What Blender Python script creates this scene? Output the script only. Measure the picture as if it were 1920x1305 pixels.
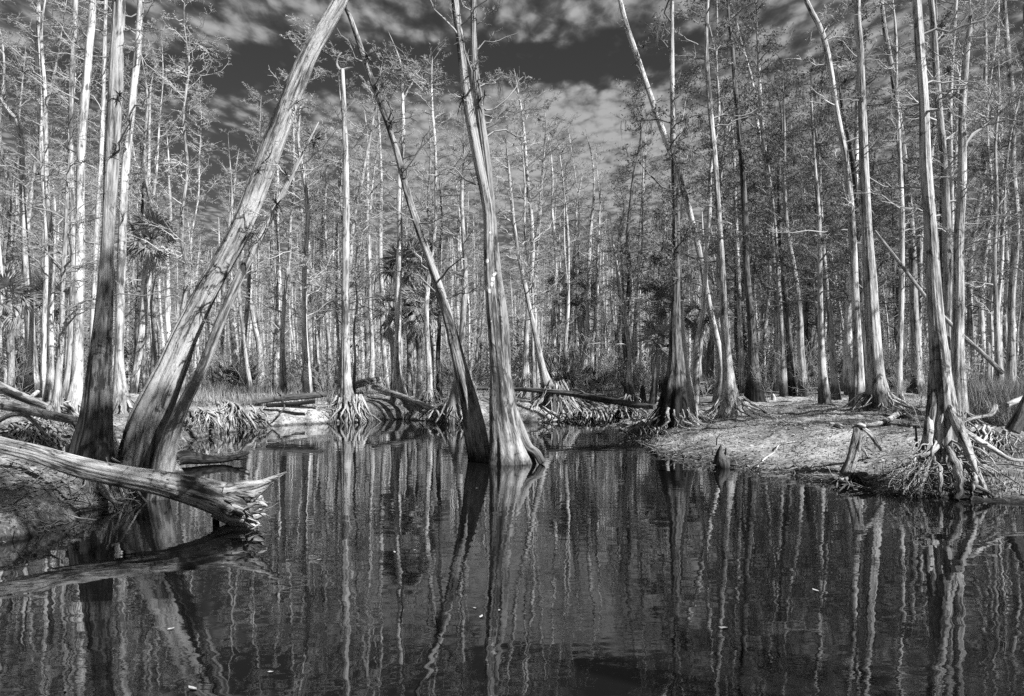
import bpy, math, random
import numpy as np
from mathutils import Vector

for o in list(bpy.data.objects):
    bpy.data.objects.remove(o, do_unlink=True)
scene = bpy.context.scene
COL = scene.collection
F, CX, HY, CAMH = 1507.0, 960.0, 690.0, 2.0        # focal length / horizon measured on the photograph, eye height above the water

# ------------------------------------------------------------------ camera
cam_data = bpy.data.cameras.new('camera')
cam_data.sensor_width = 36.0
cam_data.lens = 36.0 * F / 1920.0
cam_data.shift_y = (HY - 652.5) / 1920.0
cam_data.clip_end = 3000
cam_data.clip_start = 0.1
cam = bpy.data.objects.new('camera', cam_data)
COL.objects.link(cam)
cam.location = (0, 0, CAMH)
cam.rotation_euler = (math.radians(90), 0, 0)
scene.camera = cam

# ------------------------------------------------------------------ sun, sky, exposure
SUN_AZ, SUN_EL = math.radians(55), math.radians(40)  # azimuth measured from straight behind the camera towards its right
S = Vector((math.cos(SUN_EL) * math.sin(SUN_AZ), -math.cos(SUN_EL) * math.cos(SUN_AZ), math.sin(SUN_EL)))
sd_ = bpy.data.lights.new('sun', 'SUN')
sd_.energy = 5.0
sd_.angle = math.radians(0.55)
sd_.color = (1.0, 1.0, 1.0)
sun = bpy.data.objects.new('sun', sd_)
COL.objects.link(sun)
sun.rotation_euler = S.to_track_quat('Z', 'Y').to_euler()
sun.location = (20, -20, 30)

vs = scene.view_settings
vs.view_transform = 'Standard'
vs.look = 'None'
vs.exposure = 0.78
vs.gamma = 1.0
vs.use_curve_mapping = False

world = bpy.data.worlds.new('World')
scene.world = world
world.use_nodes = True
wt = world.node_tree
wt.nodes.clear()
def N(t, kind, **kw):
    n = t.nodes.new(kind)
    for k, v in kw.items():
        setattr(n, k, v)
    return n
def setin(t, sock, v):
    if isinstance(v, bpy.types.NodeSocket):
        t.links.new(v, sock)
    else:
        sock.default_value = v
def M(t, op, a, b=0.0, c=None, clamp=False):
    n = N(t, 'ShaderNodeMath', operation=op, use_clamp=clamp)
    setin(t, n.inputs[0], a); setin(t, n.inputs[1], b)
    if c is not None: setin(t, n.inputs[2], c)
    return n.outputs[0]
def MR(t, v, a, b, c=0.0, d=1.0, smooth=True):
    n = N(t, 'ShaderNodeMapRange', interpolation_type='SMOOTHSTEP' if smooth else 'LINEAR')
    setin(t, n.inputs['Value'], v)
    for k, x in (('From Min', a), ('From Max', b), ('To Min', c), ('To Max', d)):
        setin(t, n.inputs[k], x)
    return n.outputs['Result']
def NOISE(t, vec, scale, detail=3.0, rough=0.55, dist=0.0):
    n = N(t, 'ShaderNodeTexNoise')
    setin(t, n.inputs['Vector'], vec)
    n.inputs['Scale'].default_value = scale
    n.inputs['Detail'].default_value = detail
    n.inputs['Roughness'].default_value = rough
    n.inputs['Distortion'].default_value = dist
    return n.outputs['Fac']
def VMUL(t, vec, s):
    n = N(t, 'ShaderNodeVectorMath', operation='MULTIPLY')
    setin(t, n.inputs[0], vec)
    n.inputs[1].default_value = s
    return n.outputs[0]
def MIXF(t, f, a, b):
    n = N(t, 'ShaderNodeMix', data_type='FLOAT')
    setin(t, n.inputs[0], f); setin(t, n.inputs[2], a); setin(t, n.inputs[3], b)
    return n.outputs[0]

sky = N(wt, 'ShaderNodeTexSky', sky_type='NISHITA')
sky.sun_disc = False
sky.sun_elevation = SUN_EL
sky.sun_rotation = math.pi - SUN_AZ
sky.air_density = 1.0
sky.dust_density = 0.3
sepc = N(wt, 'ShaderNodeSeparateColor')
wt.links.new(sky.outputs[0], sepc.inputs[0])
tc = N(wt, 'ShaderNodeTexCoord')
sep = N(wt, 'ShaderNodeSeparateXYZ')
wt.links.new(tc.outputs['Generated'], sep.inputs[0])
zz = M(wt, 'MAXIMUM', sep.outputs[2], 0.03)
cxp = M(wt, 'DIVIDE', sep.outputs[0], zz)
cyp = M(wt, 'DIVIDE', sep.outputs[1], zz)
comb = N(wt, 'ShaderNodeCombineXYZ')
wt.links.new(cxp, comb.inputs[0]); wt.links.new(cyp, comb.inputs[1])
P = comb.outputs[0]                                  # position on a flat cloud deck one unit up
Pc = VMUL(wt, P, (1.25, 0.62, 1.0))
cell = NOISE(wt, Pc, 15.0, 7.0, 0.6, 0.35)
mid = NOISE(wt, P, 2.6, 3.0, 0.5, 0.3)
vor = N(wt, 'ShaderNodeTexVoronoi', feature='SMOOTH_F1')
wob = N(wt, 'ShaderNodeTexNoise'); wob.inputs['Scale'].default_value = 11.0; wob.inputs['Detail'].default_value = 3.0
wt.links.new(Pc, wob.inputs['Vector'])
wadd = N(wt, 'ShaderNodeVectorMath', operation='MULTIPLY_ADD')
wt.links.new(wob.outputs['Color'], wadd.inputs[0]); wadd.inputs[1].default_value = (.11, .11, 0); wt.links.new(Pc, wadd.inputs[2])
wt.links.new(wadd.outputs[0], vor.inputs['Vector'])
vor.inputs['Scale'].default_value = 12.5
vor.inputs['Smoothness'].default_value = 0.35
puff = M(wt, 'SUBTRACT', 0.75, vor.outputs['Distance'])        # rounded cloudlets
big = NOISE(wt, VMUL(wt, P, (0.75, 1.25, 1.0)), 0.75, 2.0, 0.5, 0.2)
# the gap in the deck: an open lane of clear air running from the middle to the left
lane_y = M(wt, 'ADD', 2.66, M(wt, 'MULTIPLY', cxp, -0.06))
lane_d = M(wt, 'ABSOLUTE', M(wt, 'SUBTRACT', cyp, lane_y))
lane = M(wt, 'MULTIPLY', MR(wt, lane_d, 0.06, 0.32, 1.0, 0.0), MR(wt, cxp, 0.25, 0.8, 1.0, 0.0))
hole_d = M(wt, 'SQRT', M(wt, 'ADD', M(wt, 'POWER', M(wt, 'ADD', cxp, 1.55), 2.0), M(wt, 'POWER', M(wt, 'MULTIPLY', M(wt, 'SUBTRACT', cyp, 4.0), 0.6), 2.0)))
hole = MR(wt, hole_d, 0.25, 0.95, 0.8, 0.0)
bank_d = M(wt, 'SQRT', M(wt, 'ADD', M(wt, 'POWER', M(wt, 'MULTIPLY', M(wt, 'SUBTRACT', cxp, 0.35), 0.8), 2.0), M(wt, 'POWER', M(wt, 'MULTIPLY', M(wt, 'SUBTRACT', cyp, 4.1), 0.75), 2.0)))
bankc = MR(wt, bank_d, 0.2, 1.5, 0.32, 0.0)
dens = M(wt, 'ADD', M(wt, 'MULTIPLY', cell, 0.9), M(wt, 'MULTIPLY', mid, 0.6))
dens = M(wt, 'ADD', dens, M(wt, 'MULTIPLY', puff, 0.85))
dens = M(wt, 'ADD', dens, M(wt, 'MULTIPLY', big, 0.55))
dens = M(wt, 'ADD', dens, bankc)
dens = M(wt, 'SUBTRACT', dens, M(wt, 'MULTIPLY', lane, 0.72))
dens = M(wt, 'SUBTRACT', dens, M(wt, 'MULTIPLY', hole, 0.5))
mask = MR(wt, dens, 0.76, 1.36)
SKY_GAIN, CLOUD = 0.19, 2.6
clear = M(wt, 'MULTIPLY', sepc.outputs[0], SKY_GAIN)  # red part of the sky only, as through the filter of the photograph
cloudv = M(wt, 'MULTIPLY', MR(wt, dens, 1.0, 1.75, 0.26, 1.0), CLOUD)
skyv = MIXF(wt, mask, clear, cloudv)
bg = N(wt, 'ShaderNodeBackground')
bg.inputs['Strength'].default_value = 0.1
wt.links.new(skyv, bg.inputs['Color'])
wo = N(wt, 'ShaderNodeOutputWorld')
wt.links.new(bg.outputs[0], wo.inputs['Surface'])

scene.render.engine = 'CYCLES'
scene.cycles.max_bounces = 6
scene.cycles.use_denoising = False
scene.cycles.caustics_reflective = False
scene.cycles.caustics_refractive = False

# ------------------------------------------------------------------ materials (neutral greys: the place as the black and white film saw it)
def newmat(name):
    m = bpy.data.materials.new(name)
    m.use_nodes = True
    t = m.node_tree
    b = t.nodes['Principled BSDF']
    b.inputs['Specular IOR Level'].default_value = 0.15
    b.inputs['Roughness'].default_value = 0.9
    return m, t, b
def ramp(t, f, stops):
    n = N(t, 'ShaderNodeValToRGB')
    setin(t, n.inputs[0], f)
    e = n.color_ramp.elements
    while len(e) < len(stops):
        e.new(0.5)
    for x, (p, v) in zip(e, stops):
        x.position = p
        x.color = (v, v, v, 1)
    return n.outputs['Color']
def bark(name, lo, mid_, hi, stain=None, spots=False, fibre=(16, 16, 1.1), patch=1.0, bump=0.6, blotch=0.35):
    m, t, b = newmat(name)
    at = N(t, 'ShaderNodeAttribute', attribute_name='bark')
    v = at.outputs['Vector']
    f1 = NOISE(t, VMUL(t, v, fibre), 1.0, 5.0, 0.65, 0.3)
    f2 = NOISE(t, VMUL(t, v, (fibre[0] * 2.4, fibre[1] * 2.4, fibre[2] * 4.5)), 1.0, 4.0, 0.7)
    f3 = NOISE(t, VMUL(t, v, (3.0, 3.0, 0.7)), 1.0, 4.0, 0.6, 0.5)
    h = M(t, 'ADD', M(t, 'MULTIPLY', f1, 0.6), M(t, 'MULTIPLY', f2, 0.4))
    f4 = NOISE(t, VMUL(t, v, (2.6, 2.6, 1.9)), 1.0, 4.0, 0.75, 1.0)      # knots, rings and lichen
    h = M(t, 'ADD', h, M(t, 'MULTIPLY', MR(t, f4, 0.30, 0.46, -0.16, 0.0), 1.0))
    tone = M(t, 'ADD', h, M(t, 'MULTIPLY', M(t, 'SUBTRACT', f3, 0.5), blotch))
    col = ramp(t, tone, [(0.39, lo), (0.475, mid_), (0.58, hi)])
    oi = N(t, 'ShaderNodeObjectInfo')
    col = VMUL(t, col, (1, 1, 1))
    vv = N(t, 'ShaderNodeVectorMath', operation='SCALE')
    t.links.new(col, vv.inputs[0])
    t.links.new(MR(t, oi.outputs['Random'], 0, 1, 0.72, 1.12, False), vv.inputs['Scale'])
    col = vv.outputs[0]
    if stain:
        g = N(t, 'ShaderNodeNewGeometry')
        sp = N(t, 'ShaderNodeSeparateXYZ')
        t.links.new(g.outputs['Position'], sp.inputs[0])
        zt = M(t, 'ADD', sp.outputs[2], M(t, 'MULTIPLY', M(t, 'SUBTRACT', NOISE(t, VMUL(t, v, (5, 5, 1.6)), 1.0, 4.0), 0.5), 1.1))
        s1 = MR(t, zt, stain[1] - 0.12, stain[1] + 0.25, 1.0, 0.0)       # old high-water mark
        if len(stain) > 3:
            s1 = M(t, 'MULTIPLY', s1, MR(t, zt, stain[0] - 0.2, stain[0] + 0.25, stain[3], 1.0))
        mx = N(t, 'ShaderNodeMix', data_type='RGBA')
        t.links.new(M(t, 'MULTIPLY', s1, stain[2]), mx.inputs[0])
        t.links.new(col, mx.inputs[6])
        dk = VMUL(t, col, (0.12, 0.12, 0.12))
        t.links.new(dk, mx.inputs[7])
        col = mx.outputs[2]
    if spots:
        vo = N(t, 'ShaderNodeTexVoronoi')
        setin(t, vo.inputs['Vector'], VMUL(t, v, (7, 7, 7)))
        vo.inputs['Scale'].default_value = 1.0
        g = N(t, 'ShaderNodeNewGeometry')
        sp = N(t, 'ShaderNodeSeparateXYZ')
        t.links.new(g.outputs['Position'], sp.inputs[0])
        near = M(t, 'MULTIPLY', MR(t, sp.outputs[2], 2.6, 3.0), MR(t, sp.outputs[2], 3.7, 6.2, 1.0, 0.2))
        big_ = NOISE(t, VMUL(t, v, (4, 4, 2)), 1.0, 2.0)
        r = M(t, 'MULTIPLY', MR(t, big_, 0.5, 0.62, 0.0, 0.34), near)
        sm = M(t, 'LESS_THAN', vo.outputs['Distance'], r)
        mx = N(t, 'ShaderNodeMix', data_type='RGBA')
        t.links.new(sm, mx.inputs[0]); t.links.new(col, mx.inputs[6])
        mx.inputs[7].default_value = (0.78, 0.78, 0.78, 1)
        col = mx.outputs[2]
    t.links.new(col, b.inputs['Base Color'])
    bp = N(t, 'ShaderNodeBump')
    bp.inputs['Strength'].default_value = bump
    bp.inputs['Distance'].default_value = 0.06
    t.links.new(h, bp.inputs['Height'])
    t.links.new(bp.outputs[0], b.inputs['Normal'])
    return m
def plain(name, lo, hi, scale=3.0, rough=0.85, attr=None):
    m, t, b = newmat(name)
    tc_ = N(t, 'ShaderNodeTexCoord')
    f = NOISE(t, tc_.outputs['Object'], scale, 4.0, 0.65)
    oi = N(t, 'ShaderNodeObjectInfo')
    c = ramp(t, f, [(0.33, lo), (0.67, hi)])
    vv = N(t, 'ShaderNodeVectorMath', operation='SCALE')
    t.links.new(c, vv.inputs[0])
    t.links.new(MR(t, oi.outputs['Random'], 0, 1, 0.65, 1.25, False), vv.inputs['Scale'])
    t.links.new(vv.outputs[0], b.inputs['Base Color'])
    b.inputs['Roughness'].default_value = rough
    return m

MAT = {}
MAT['pale'] = bark('pale_cypress_bark', 0.13, 0.42, 0.70, stain=(0.9, 1.35, 0.45), blotch=.6)
MAT['grey'] = bark('grey_cypress_bark', 0.08, 0.29, 0.55, stain=(0.9, 1.3, 0.85))
MAT['dark'] = bark('dark_cypress_bark', 0.02, 0.08, 0.24, stain=(0.9, 1.5, 0.92))
MAT['dusky'] = bark('dusky_bark_with_shade', 0.04, 0.17, 0.40, stain=(0.0, 0.12, 0.85), blotch=.8)  # darkened to paint in crown shade on the pool's leaning trunk; logs share it
MAT['mid'] = bark('weathered_cypress_bark', 0.08, 0.32, 0.62, stain=(0.0, 0.35, 0.75))
MAT['lean'] = bark('shaggy_cypress_bark', 0.08, 0.36, 0.70, stain=(0.0, 1.6, 0.45), fibre=(20, 20, 1.6), bump=0.9, blotch=0.55)
MAT['centre'] = bark('lichen_cypress_bark', 0.07, 0.25, 0.44, stain=(0.0, 0.10, 0.8), spots=True, blotch=0.7)
MAT['root'] = bark('weathered_root_wood', 0.05, 0.30, 0.62, stain=(0.0, 0.10, 0.85), fibre=(24, 24, 2.2), bump=1.0, blotch=.7)
MAT['log'] = bark('silver_log_wood', 0.08, 0.44, 0.68, fibre=(15, 15, 0.9), bump=0.9, blotch=0.5)
MAT['wetlog'] = bark('wet_black_wood', 0.01, 0.03, 0.08)
MAT['twig'] = plain('cypress_twigs', 0.24, 0.5, 1.5)
MAT['twigd'] = plain('dark_cypress_twigs', 0.10, 0.28, 1.5)
MAT['moss'] = plain('hanging_moss', 0.09, 0.20, 3.0)
MAT['airplant'] = plain('air_plant_leaves', 0.06, 0.16, 6.0, 0.6)
MAT['leafy'] = plain('shrub_leaves', 0.11, 0.30, 6.0, 0.5)
MAT['frond'] = plain('palm_frond', 0.14, 0.34, 2.0, 0.3)
MAT['deadfrond'] = plain('dead_palm_frond', 0.36, 0.6, 3.0, 0.8)
MAT['grass'] = plain('dry_grass', 0.22, 0.46, 0.8)
MAT['litter'] = plain('fallen_sticks', 0.12, 0.5, 9.0)
MAT['leaf'] = plain('fallen_pale_leaf', 0.3, 0.6, 20.0, 0.5)
MAT['forest'] = plain('distant_wood', 0.26, 0.6, 0.25)

def ground_mat():
    m, t, b = newmat('leaf_litter_and_sand')
    tc_ = N(t, 'ShaderNodeTexCoord')
    v = tc_.outputs['Object']
    a = NOISE(t, v, 0.45, 4.0, 0.6)
    c = NOISE(t, v, 5.0, 6.0, 0.75, 0.6)
    d = NOISE(t, VMUL(t, v, (14, 34, 14)), 1.0, 3.0, 0.7, 1.5)
    f = M(t, 'ADD', M(t, 'MULTIPLY', a, 0.45), M(t, 'ADD', M(t, 'MULTIPLY', c, 0.35), M(t, 'MULTIPLY', d, 0.3)))
    col = ramp(t, f, [(0.44, 0.04), (0.53, 0.16), (0.59, 0.38), (0.66, 0.62)])
    sp = N(t, 'ShaderNodeSeparateXYZ')
    t.links.new(v, sp.inputs[0])
    wet = MR(t, M(t, 'ADD', sp.outputs[2], M(t, 'MULTIPLY', c, 0.10)), 0.07, 0.13, 0.25, 1.0)   # wet mud along the water line
    vv = N(t, 'ShaderNodeVectorMath', operation='SCALE')
    t.links.new(col, vv.inputs[0]); t.links.new(wet, vv.inputs['Scale'])
    t.links.new(vv.outputs[0], b.inputs['Base Color'])
    bp = N(t, 'ShaderNodeBump')
    bp.inputs['Strength'].default_value = 0.9
    bp.inputs['Distance'].default_value = 0.05
    t.links.new(M(t, 'ADD', c, M(t, 'MULTIPLY', d, 0.6)), bp.inputs['Height'])
    t.links.new(bp.outputs[0], b.inputs['Normal'])
    return m
MAT['ground'] = ground_mat()
def water_mat():
    m, t, b = newmat('dark_tannin_water')
    b.inputs['Base Color'].default_value = (0.005, 0.005, 0.005, 1)
    b.inputs['Roughness'].default_value = 0.015
    b.inputs['IOR'].default_value = 1.72
    b.inputs['Specular IOR Level'].default_value = 0.5
    tc_ = N(t, 'ShaderNodeTexCoord')
    v = tc_.outputs['Object']
    n0 = NOISE(t, v, 0.8, 1.0, 0.4)
    n1 = NOISE(t, VMUL(t, v, (1.0, 1.5, 1.0)), 2.6, 1.0, 0.4, 0.3)
    n2 = NOISE(t, VMUL(t, v, (1.0, 1.5, 1.0)), 5.0, 2.0, 0.5, 0.3)
    n3 = NOISE(t, VMUL(t, v, (1.0, 1.7, 1.0)), 16.0, 2.0, 0.5)
    patch = MR(t, NOISE(t, v, 0.22, 2.0, 0.5), 0.42, 0.62, 0.12, 1.0)
    h = M(t, 'ADD', M(t, 'ADD', M(t, 'MULTIPLY', n0, 0.0035), M(t, 'MULTIPLY', n1, 0.0019)), M(t, 'MULTIPLY', M(t, 'ADD', M(t, 'MULTIPLY', n2, 0.0008), M(t, 'MULTIPLY', n3, 0.00018)), patch))
    bp = N(t, 'ShaderNodeBump')
    bp.inputs['Strength'].default_value = 1.0
    bp.inputs['Distance'].default_value = 1.0
    t.links.new(h, bp.inputs['Height'])
    t.links.new(bp.outputs[0], b.inputs['Normal'])
    return m
MAT['water'] = water_mat()

# ------------------------------------------------------------------ mesh helpers
rs = np.random.RandomState
def nrm(a):
    return a / np.maximum(np.linalg.norm(a, axis=-1, keepdims=True), 1e-9)
class MB:
    """collects tubes and blades and links them as ONE mesh object"""
    def __init__(s):
        s.v, s.b, s.f, s.n = [], [], [], 0
    def raw(s, v, f, b=None):
        v = np.asarray(v, float).reshape(-1, 3)
        f = np.asarray(f, int)
        s.v.append(v); s.f.append(f + s.n)
        s.b.append(v if b is None else b)
        s.n += len(v)
    def lines(s, Pn, R, nseg=3, rng=None):
        """batch of N polylines with K points each, swept as tubes"""
        Pn = np.asarray(Pn, float); R = np.asarray(R, float)
        if len(Pn) == 0: return
        n, k, _ = Pn.shape
        T = nrm(np.gradient(Pn, axis=1))
        D = nrm(Pn[:, -1] - Pn[:, 0])
        ref = np.where(np.abs(D[:, 2:3]) > 0.7, np.array([[1.0, 0.13, 0]]), np.array([[0.05, 0.1, 1.0]]))
        U = nrm(np.cross(T, ref[:, None, :])); V = np.cross(T, U)
        th = np.arange(nseg) * 2 * math.pi / nseg
        c, sn = np.cos(th), np.sin(th)
        ring = U[:, :, None, :] * c[None, None, :, None] + V[:, :, None, :] * sn[None, None, :, None]
        W = Pn[:, :, None, :] + ring * R[:, :, None, None]
        L = np.concatenate([np.zeros((n, 1)), np.cumsum(np.linalg.norm(np.diff(Pn, axis=1), axis=2), axis=1)], 1)
        off = (np.arange(n) * 7.31) % 50
        Bk = np.stack([c[None, None, :] * R[:, :1, None] + 0 * L[:, :, None], sn[None, None, :] * R[:, :1, None] + 0 * L[:, :, None],
                       np.repeat((L + off[:, None])[:, :, None], nseg, 2)], -1)
        idx = np.arange(n * k * nseg).reshape(n, k, nseg)
        a = idx[:, :-1, :]; b = np.roll(a, -1, 2); d = idx[:, 1:, :]; e = np.roll(d, -1, 2)
        f = np.stack([a, b, e, d], -1).reshape(-1, 4)
        s.raw(W.reshape(-1, 3), f, Bk.reshape(-1, 3))
    def tube(s, pts, rad, nseg=10, rings=None, seed=0, flute=None, lump=0.05, rib=0.0, capend=True, twist=0.0, jag=0.0, wander=0.0):
        """one thick sweep with ribs, lumps and a fluted foot"""
        r_ = rs(seed)
        pts = np.asarray(pts, float); rad = np.asarray(rad, float)
        seg = np.linalg.norm(np.diff(pts, axis=0), axis=1)
        L = np.concatenate([[0], np.cumsum(seg)])
        rings = rings or len(pts) * 3
        t = np.linspace(0, 1, rings) ** 1.25 if flute else np.linspace(0, 1, rings)
        ss = t * L[-1]
        PP = spline(L, pts, ss); RR = np.maximum(spline(L, rad[:, None], ss)[:, 0], 0.003)
        if wander:
            for k in range(3):
                f_ = r_.uniform(.5, 1.6) * (k + 1) / max(L[-1], .5) * 6.283
                PP = PP + np.array([r_.normal(), r_.normal(), 0])[None] * (wander / (k + 1) * np.sin(f_ * ss + r_.uniform(0, 6.28)) * np.minimum(ss / (.25 * L[-1]), 1))[:, None]
        T = nrm(np.gradient(PP, axis=0))
        D = nrm(PP[-1] - PP[0])
        ref = np.array([1.0, 0.1, 0]) if abs(D[2]) > 0.7 else np.array([0.03, 0.05, 1.0])
        U = nrm(np.cross(T, ref)); V = np.cross(T, U)
        th = np.arange(nseg) * 2 * math.pi / nseg
        mod = np.ones((rings, nseg))
        A = th[None, :] + twist * ss[:, None]
        if flute:
            amp, hgt, nl = flute
            ph = r_.uniform(0, 6.28)
            fl = np.zeros((rings, nseg))
            for i in range(nl):
                c0 = ph + 6.283 * (i + r_.uniform(-.28, .28)) / nl
                d = np.angle(np.exp(1j * (A - c0)))
                fl += r_.uniform(.6, 1.25) * np.exp(-(d / (1.5 / nl)) ** 2)
            fl -= fl.mean() + 0.28
            mod += amp * fl * np.exp(-(ss[:, None] / hgt) ** 1.3)
        for k in range(4):
            m_ = r_.randint(2, 7)
            mod += lump * 0.5 * np.sin(m_ * A + r_.uniform(0, 6.28) + ss[:, None] * r_.uniform(-1.6, 1.6) / max(RR.mean() * 6, .2))
        if rib:
            for k in range(3):
                m_ = r_.randint(9, 17)
                mod += rib * np.sin(m_ * A + r_.uniform(0, 6.28) + ss[:, None] * r_.uniform(-.5, .5))
        ring = U[:, None, :] * np.cos(th)[None, :, None] + V[:, None, :] * np.sin(th)[None, :, None]
        W = PP[:, None, :] + ring * (RR[:, None] * mod)[:, :, None]
        if jag:
            j = r_.uniform(-1, 1, nseg); j = j + np.roll(j, 1) * .5
            for q in (1, 2, 3):
                W[-q] += T[-1] * (j * jag * (1.1 - .3 * q))[:, None]
        R0 = (RR * .8 + np.median(RR) * .2)[:, None]
        Bk = np.stack([np.cos(th)[None, :] * R0, np.sin(th)[None, :] * R0,
                       np.repeat((ss + (seed * 3.7) % 60)[:, None], nseg, 1)], -1)
        Wv = W.reshape(-1, 3); Bv = Bk.reshape(-1, 3)
        idx = np.arange(rings * nseg).reshape(rings, nseg)
        a = idx[:-1]; b = np.roll(a, -1, 1); d = idx[1:]; e = np.roll(d, -1, 1)
        f = np.stack([a, b, e, d], -1).reshape(-1, 4)
        s.raw(Wv, f, Bv)
        if capend:
            for row, cpt, flip in ((idx[-1], W[-1].mean(0) - T[-1] * RR[-1] * (.6 if jag else 0), False), (idx[0], W[0].mean(0), True)):
                ring_v = W[-1] if not flip else W[0]
                vv = np.concatenate([ring_v, cpt[None]]); nn = nseg
                i = np.arange(nn); j = (i + 1) % nn
                f3 = np.stack([j, i, 0 * i + nn, 0 * i + nn], -1) if flip else np.stack([i, j, 0 * i + nn, 0 * i + nn], -1)
                bb = np.concatenate([Bk[-1] if not flip else Bk[0], (Bk[-1] if not flip else Bk[0]).mean(0)[None]])
                s.raw(vv, f3, bb)
        return PP, RR
    def blades(s, base, direc, length, width, droop=0.3, k=3, up=None):
        """narrow tapering leaves, two faces per step"""
        n = len(base)
        tt = np.linspace(0, 1, k)
        direc = nrm(direc)
        side = nrm(np.cross(direc, np.array([0.02, 0.03, 1.0])))
        Pn = base[:, None, :] + direc[:, None, :] * (length[:, None] * tt)[:, :, None]
        Pn[:, :, 2] -= (droop * length)[:, None] * tt[None] ** 2 if np.ndim(droop) else droop * length[:, None] * tt[None] ** 2
        w = width[:, None] * (1 - tt[None] ** 2 * 0.97) * .5
        A = Pn + side[:, None, :] * w[:, :, None]; B = Pn - side[:, None, :] * w[:, :, None]
        vv = np.stack([A, B], 2)
        idx = np.arange(n * k * 2).reshape(n, k, 2)
        f = np.stack([idx[:, :-1, 0], idx[:, :-1, 1], idx[:, 1:, 1], idx[:, 1:, 0]], -1).reshape(-1, 4)
        s.raw(vv.reshape(-1, 3), f)
    def quads(s, ctr, size, rng, asp=0.5):
        n = len(ctr)
        a = nrm(rng.normal(size=(n, 3))); b = nrm(np.cross(a, rng.normal(size=(n, 3))))
        a = a * size[:, None]; b = b * (size * asp)[:, None]
        vv = np.stack([ctr - a, ctr + b * .9, ctr + a, ctr - b * .9], 1)
        s.raw(vv.reshape(-1, 3), np.arange(n * 4).reshape(n, 4))
    def mesh(s, name, mat, origin=(0, 0, 0)):
        v = np.concatenate(s.v) - np.asarray(origin, float); f = np.concatenate(s.f); b = np.concatenate(s.b)
        tri = f[:, 2] == f[:, 3]
        me = bpy.data.meshes.new(name)
        nt, nq = int(tri.sum()), int((~tri).sum())
        me.vertices.add(len(v)); me.vertices.foreach_set('co', v.astype(np.float32).ravel())
        li = np.concatenate([f[~tri].ravel(), f[tri][:, :3].ravel()])
        me.loops.add(len(li)); me.loops.foreach_set('vertex_index', li.astype(np.int32))
        me.polygons.add(nt + nq)
        st = np.concatenate([np.arange(nq) * 4, nq * 4 + np.arange(nt) * 3])
        me.polygons.foreach_set('loop_start', st.astype(np.int32))
        me.polygons.foreach_set('use_smooth', np.ones(nt + nq, bool))
        at = me.attributes.new('bark', 'FLOAT_VECTOR', 'POINT')
        at.data.foreach_set('vector', b.astype(np.float32).ravel())
        me.update(calc_edges=True)
        me.validate()
        me.materials.append(mat)
        return me
    def build(s, name, mat, parent=None, origin=(0, 0, 0)):
        return link(name, s.mesh(name, mat, origin), parent, (0, 0, 0) if parent else origin)
def link(name, me, parent=None, loc=(0, 0, 0)):
    o = bpy.data.objects.new(name, me)
    COL.objects.link(o)
    o.parent = parent
    o.location = loc
    return o
def spline(L, pts, s):
    """Catmull-Rom through pts at lengths L, sampled at s"""
    n = len(L)
    m = np.zeros_like(pts, float)
    for i in range(n):
        a, b = max(i - 1, 0), min(i + 1, n - 1)
        m[i] = (pts[b] - pts[a]) / max(L[b] - L[a], 1e-6)
    i = np.clip(np.searchsorted(L, s, side='right') - 1, 0, n - 2)
    h = (L[i + 1] - L[i])[:, None]; t = ((s - L[i])[:, None]) / h
    return ((2 * t ** 3 - 3 * t ** 2 + 1) * pts[i] + (t ** 3 - 2 * t ** 2 + t) * h * m[i] + (-2 * t ** 3 + 3 * t ** 2) * pts[i + 1] + (t ** 3 - t ** 2) * h * m[i + 1])
def tag(o, label=None, cat=None, group=None, kind=None):
    if label: o['label'] = label
    if cat: o['category'] = cat
    if group: o['group'] = group
    if kind: o['kind'] = kind
    return o
def thing(name, loc, label=None, cat=None, group=None):
    o = bpy.data.objects.new(name, None)
    o.empty_display_size = 0.3
    COL.objects.link(o)
    o.location = loc
    return tag(o, label, cat, group)
def dup(root, loc, rz=0.0, sc=1.0, label=None, group=None, tilt=0.0):
    r = root.copy(); COL.objects.link(r)
    r.location = loc; r.rotation_euler = (tilt, 0, rz)
    r.scale = (sc, sc, sc) if not isinstance(sc, tuple) else sc
    if label: r['label'] = label
    if group: r['group'] = group
    for ch in list(root.children):
        c = ch.copy(); COL.objects.link(c); c.parent = r
    return r

# ------------------------------------------------------------------ terrain
def vnoise(x, y, seed=0):
    xi, yi = np.floor(x).astype(np.int64), np.floor(y).astype(np.int64)
    fx, fy = x - xi, y - yi
    fx = fx * fx * (3 - 2 * fx); fy = fy * fy * (3 - 2 * fy)
    def h(a, b):
        q = np.sin(a * 127.1 + b * 311.7 + seed * 74.7) * 43758.5453
        return q - np.floor(q)
    return (h(xi, yi) * (1 - fx) + h(xi + 1, yi) * fx) * (1 - fy) + (h(xi, yi + 1) * (1 - fx) + h(xi + 1, yi + 1) * fx) * fy
def wpx(x, y):
    d = CAMH * F / (y - HY)
    return ((x - CX) * d / F, d)
SHORE = [wpx(*p) for p in [(20, 1012), (90, 985), (140, 962), (215, 945), (232, 905), (330, 886), (330, 848), (350, 826), (400, 815), (470, 803), (540, 797),
         (620, 793), (700, 788), (760, 786), (830, 792), (900, 796), (960, 792), (1050, 791), (1120, 784), (1165, 776), (1185, 776),
         (1152, 801), (1186, 818), (1230, 841), (1262, 856), (1330, 868), (1400, 880), (1500, 893), (1560, 905), (1640, 920), (1700, 934), (1780, 936), (1850, 940), (1930, 944)]]
SHORE += [(11, 11.0), (14, 8.0), (12, 3.0), (4, 2.2), (-6, 2.4), (-10, 5.0), (-8.5, 8.2)]
SH = np.array(SHORE)
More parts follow.
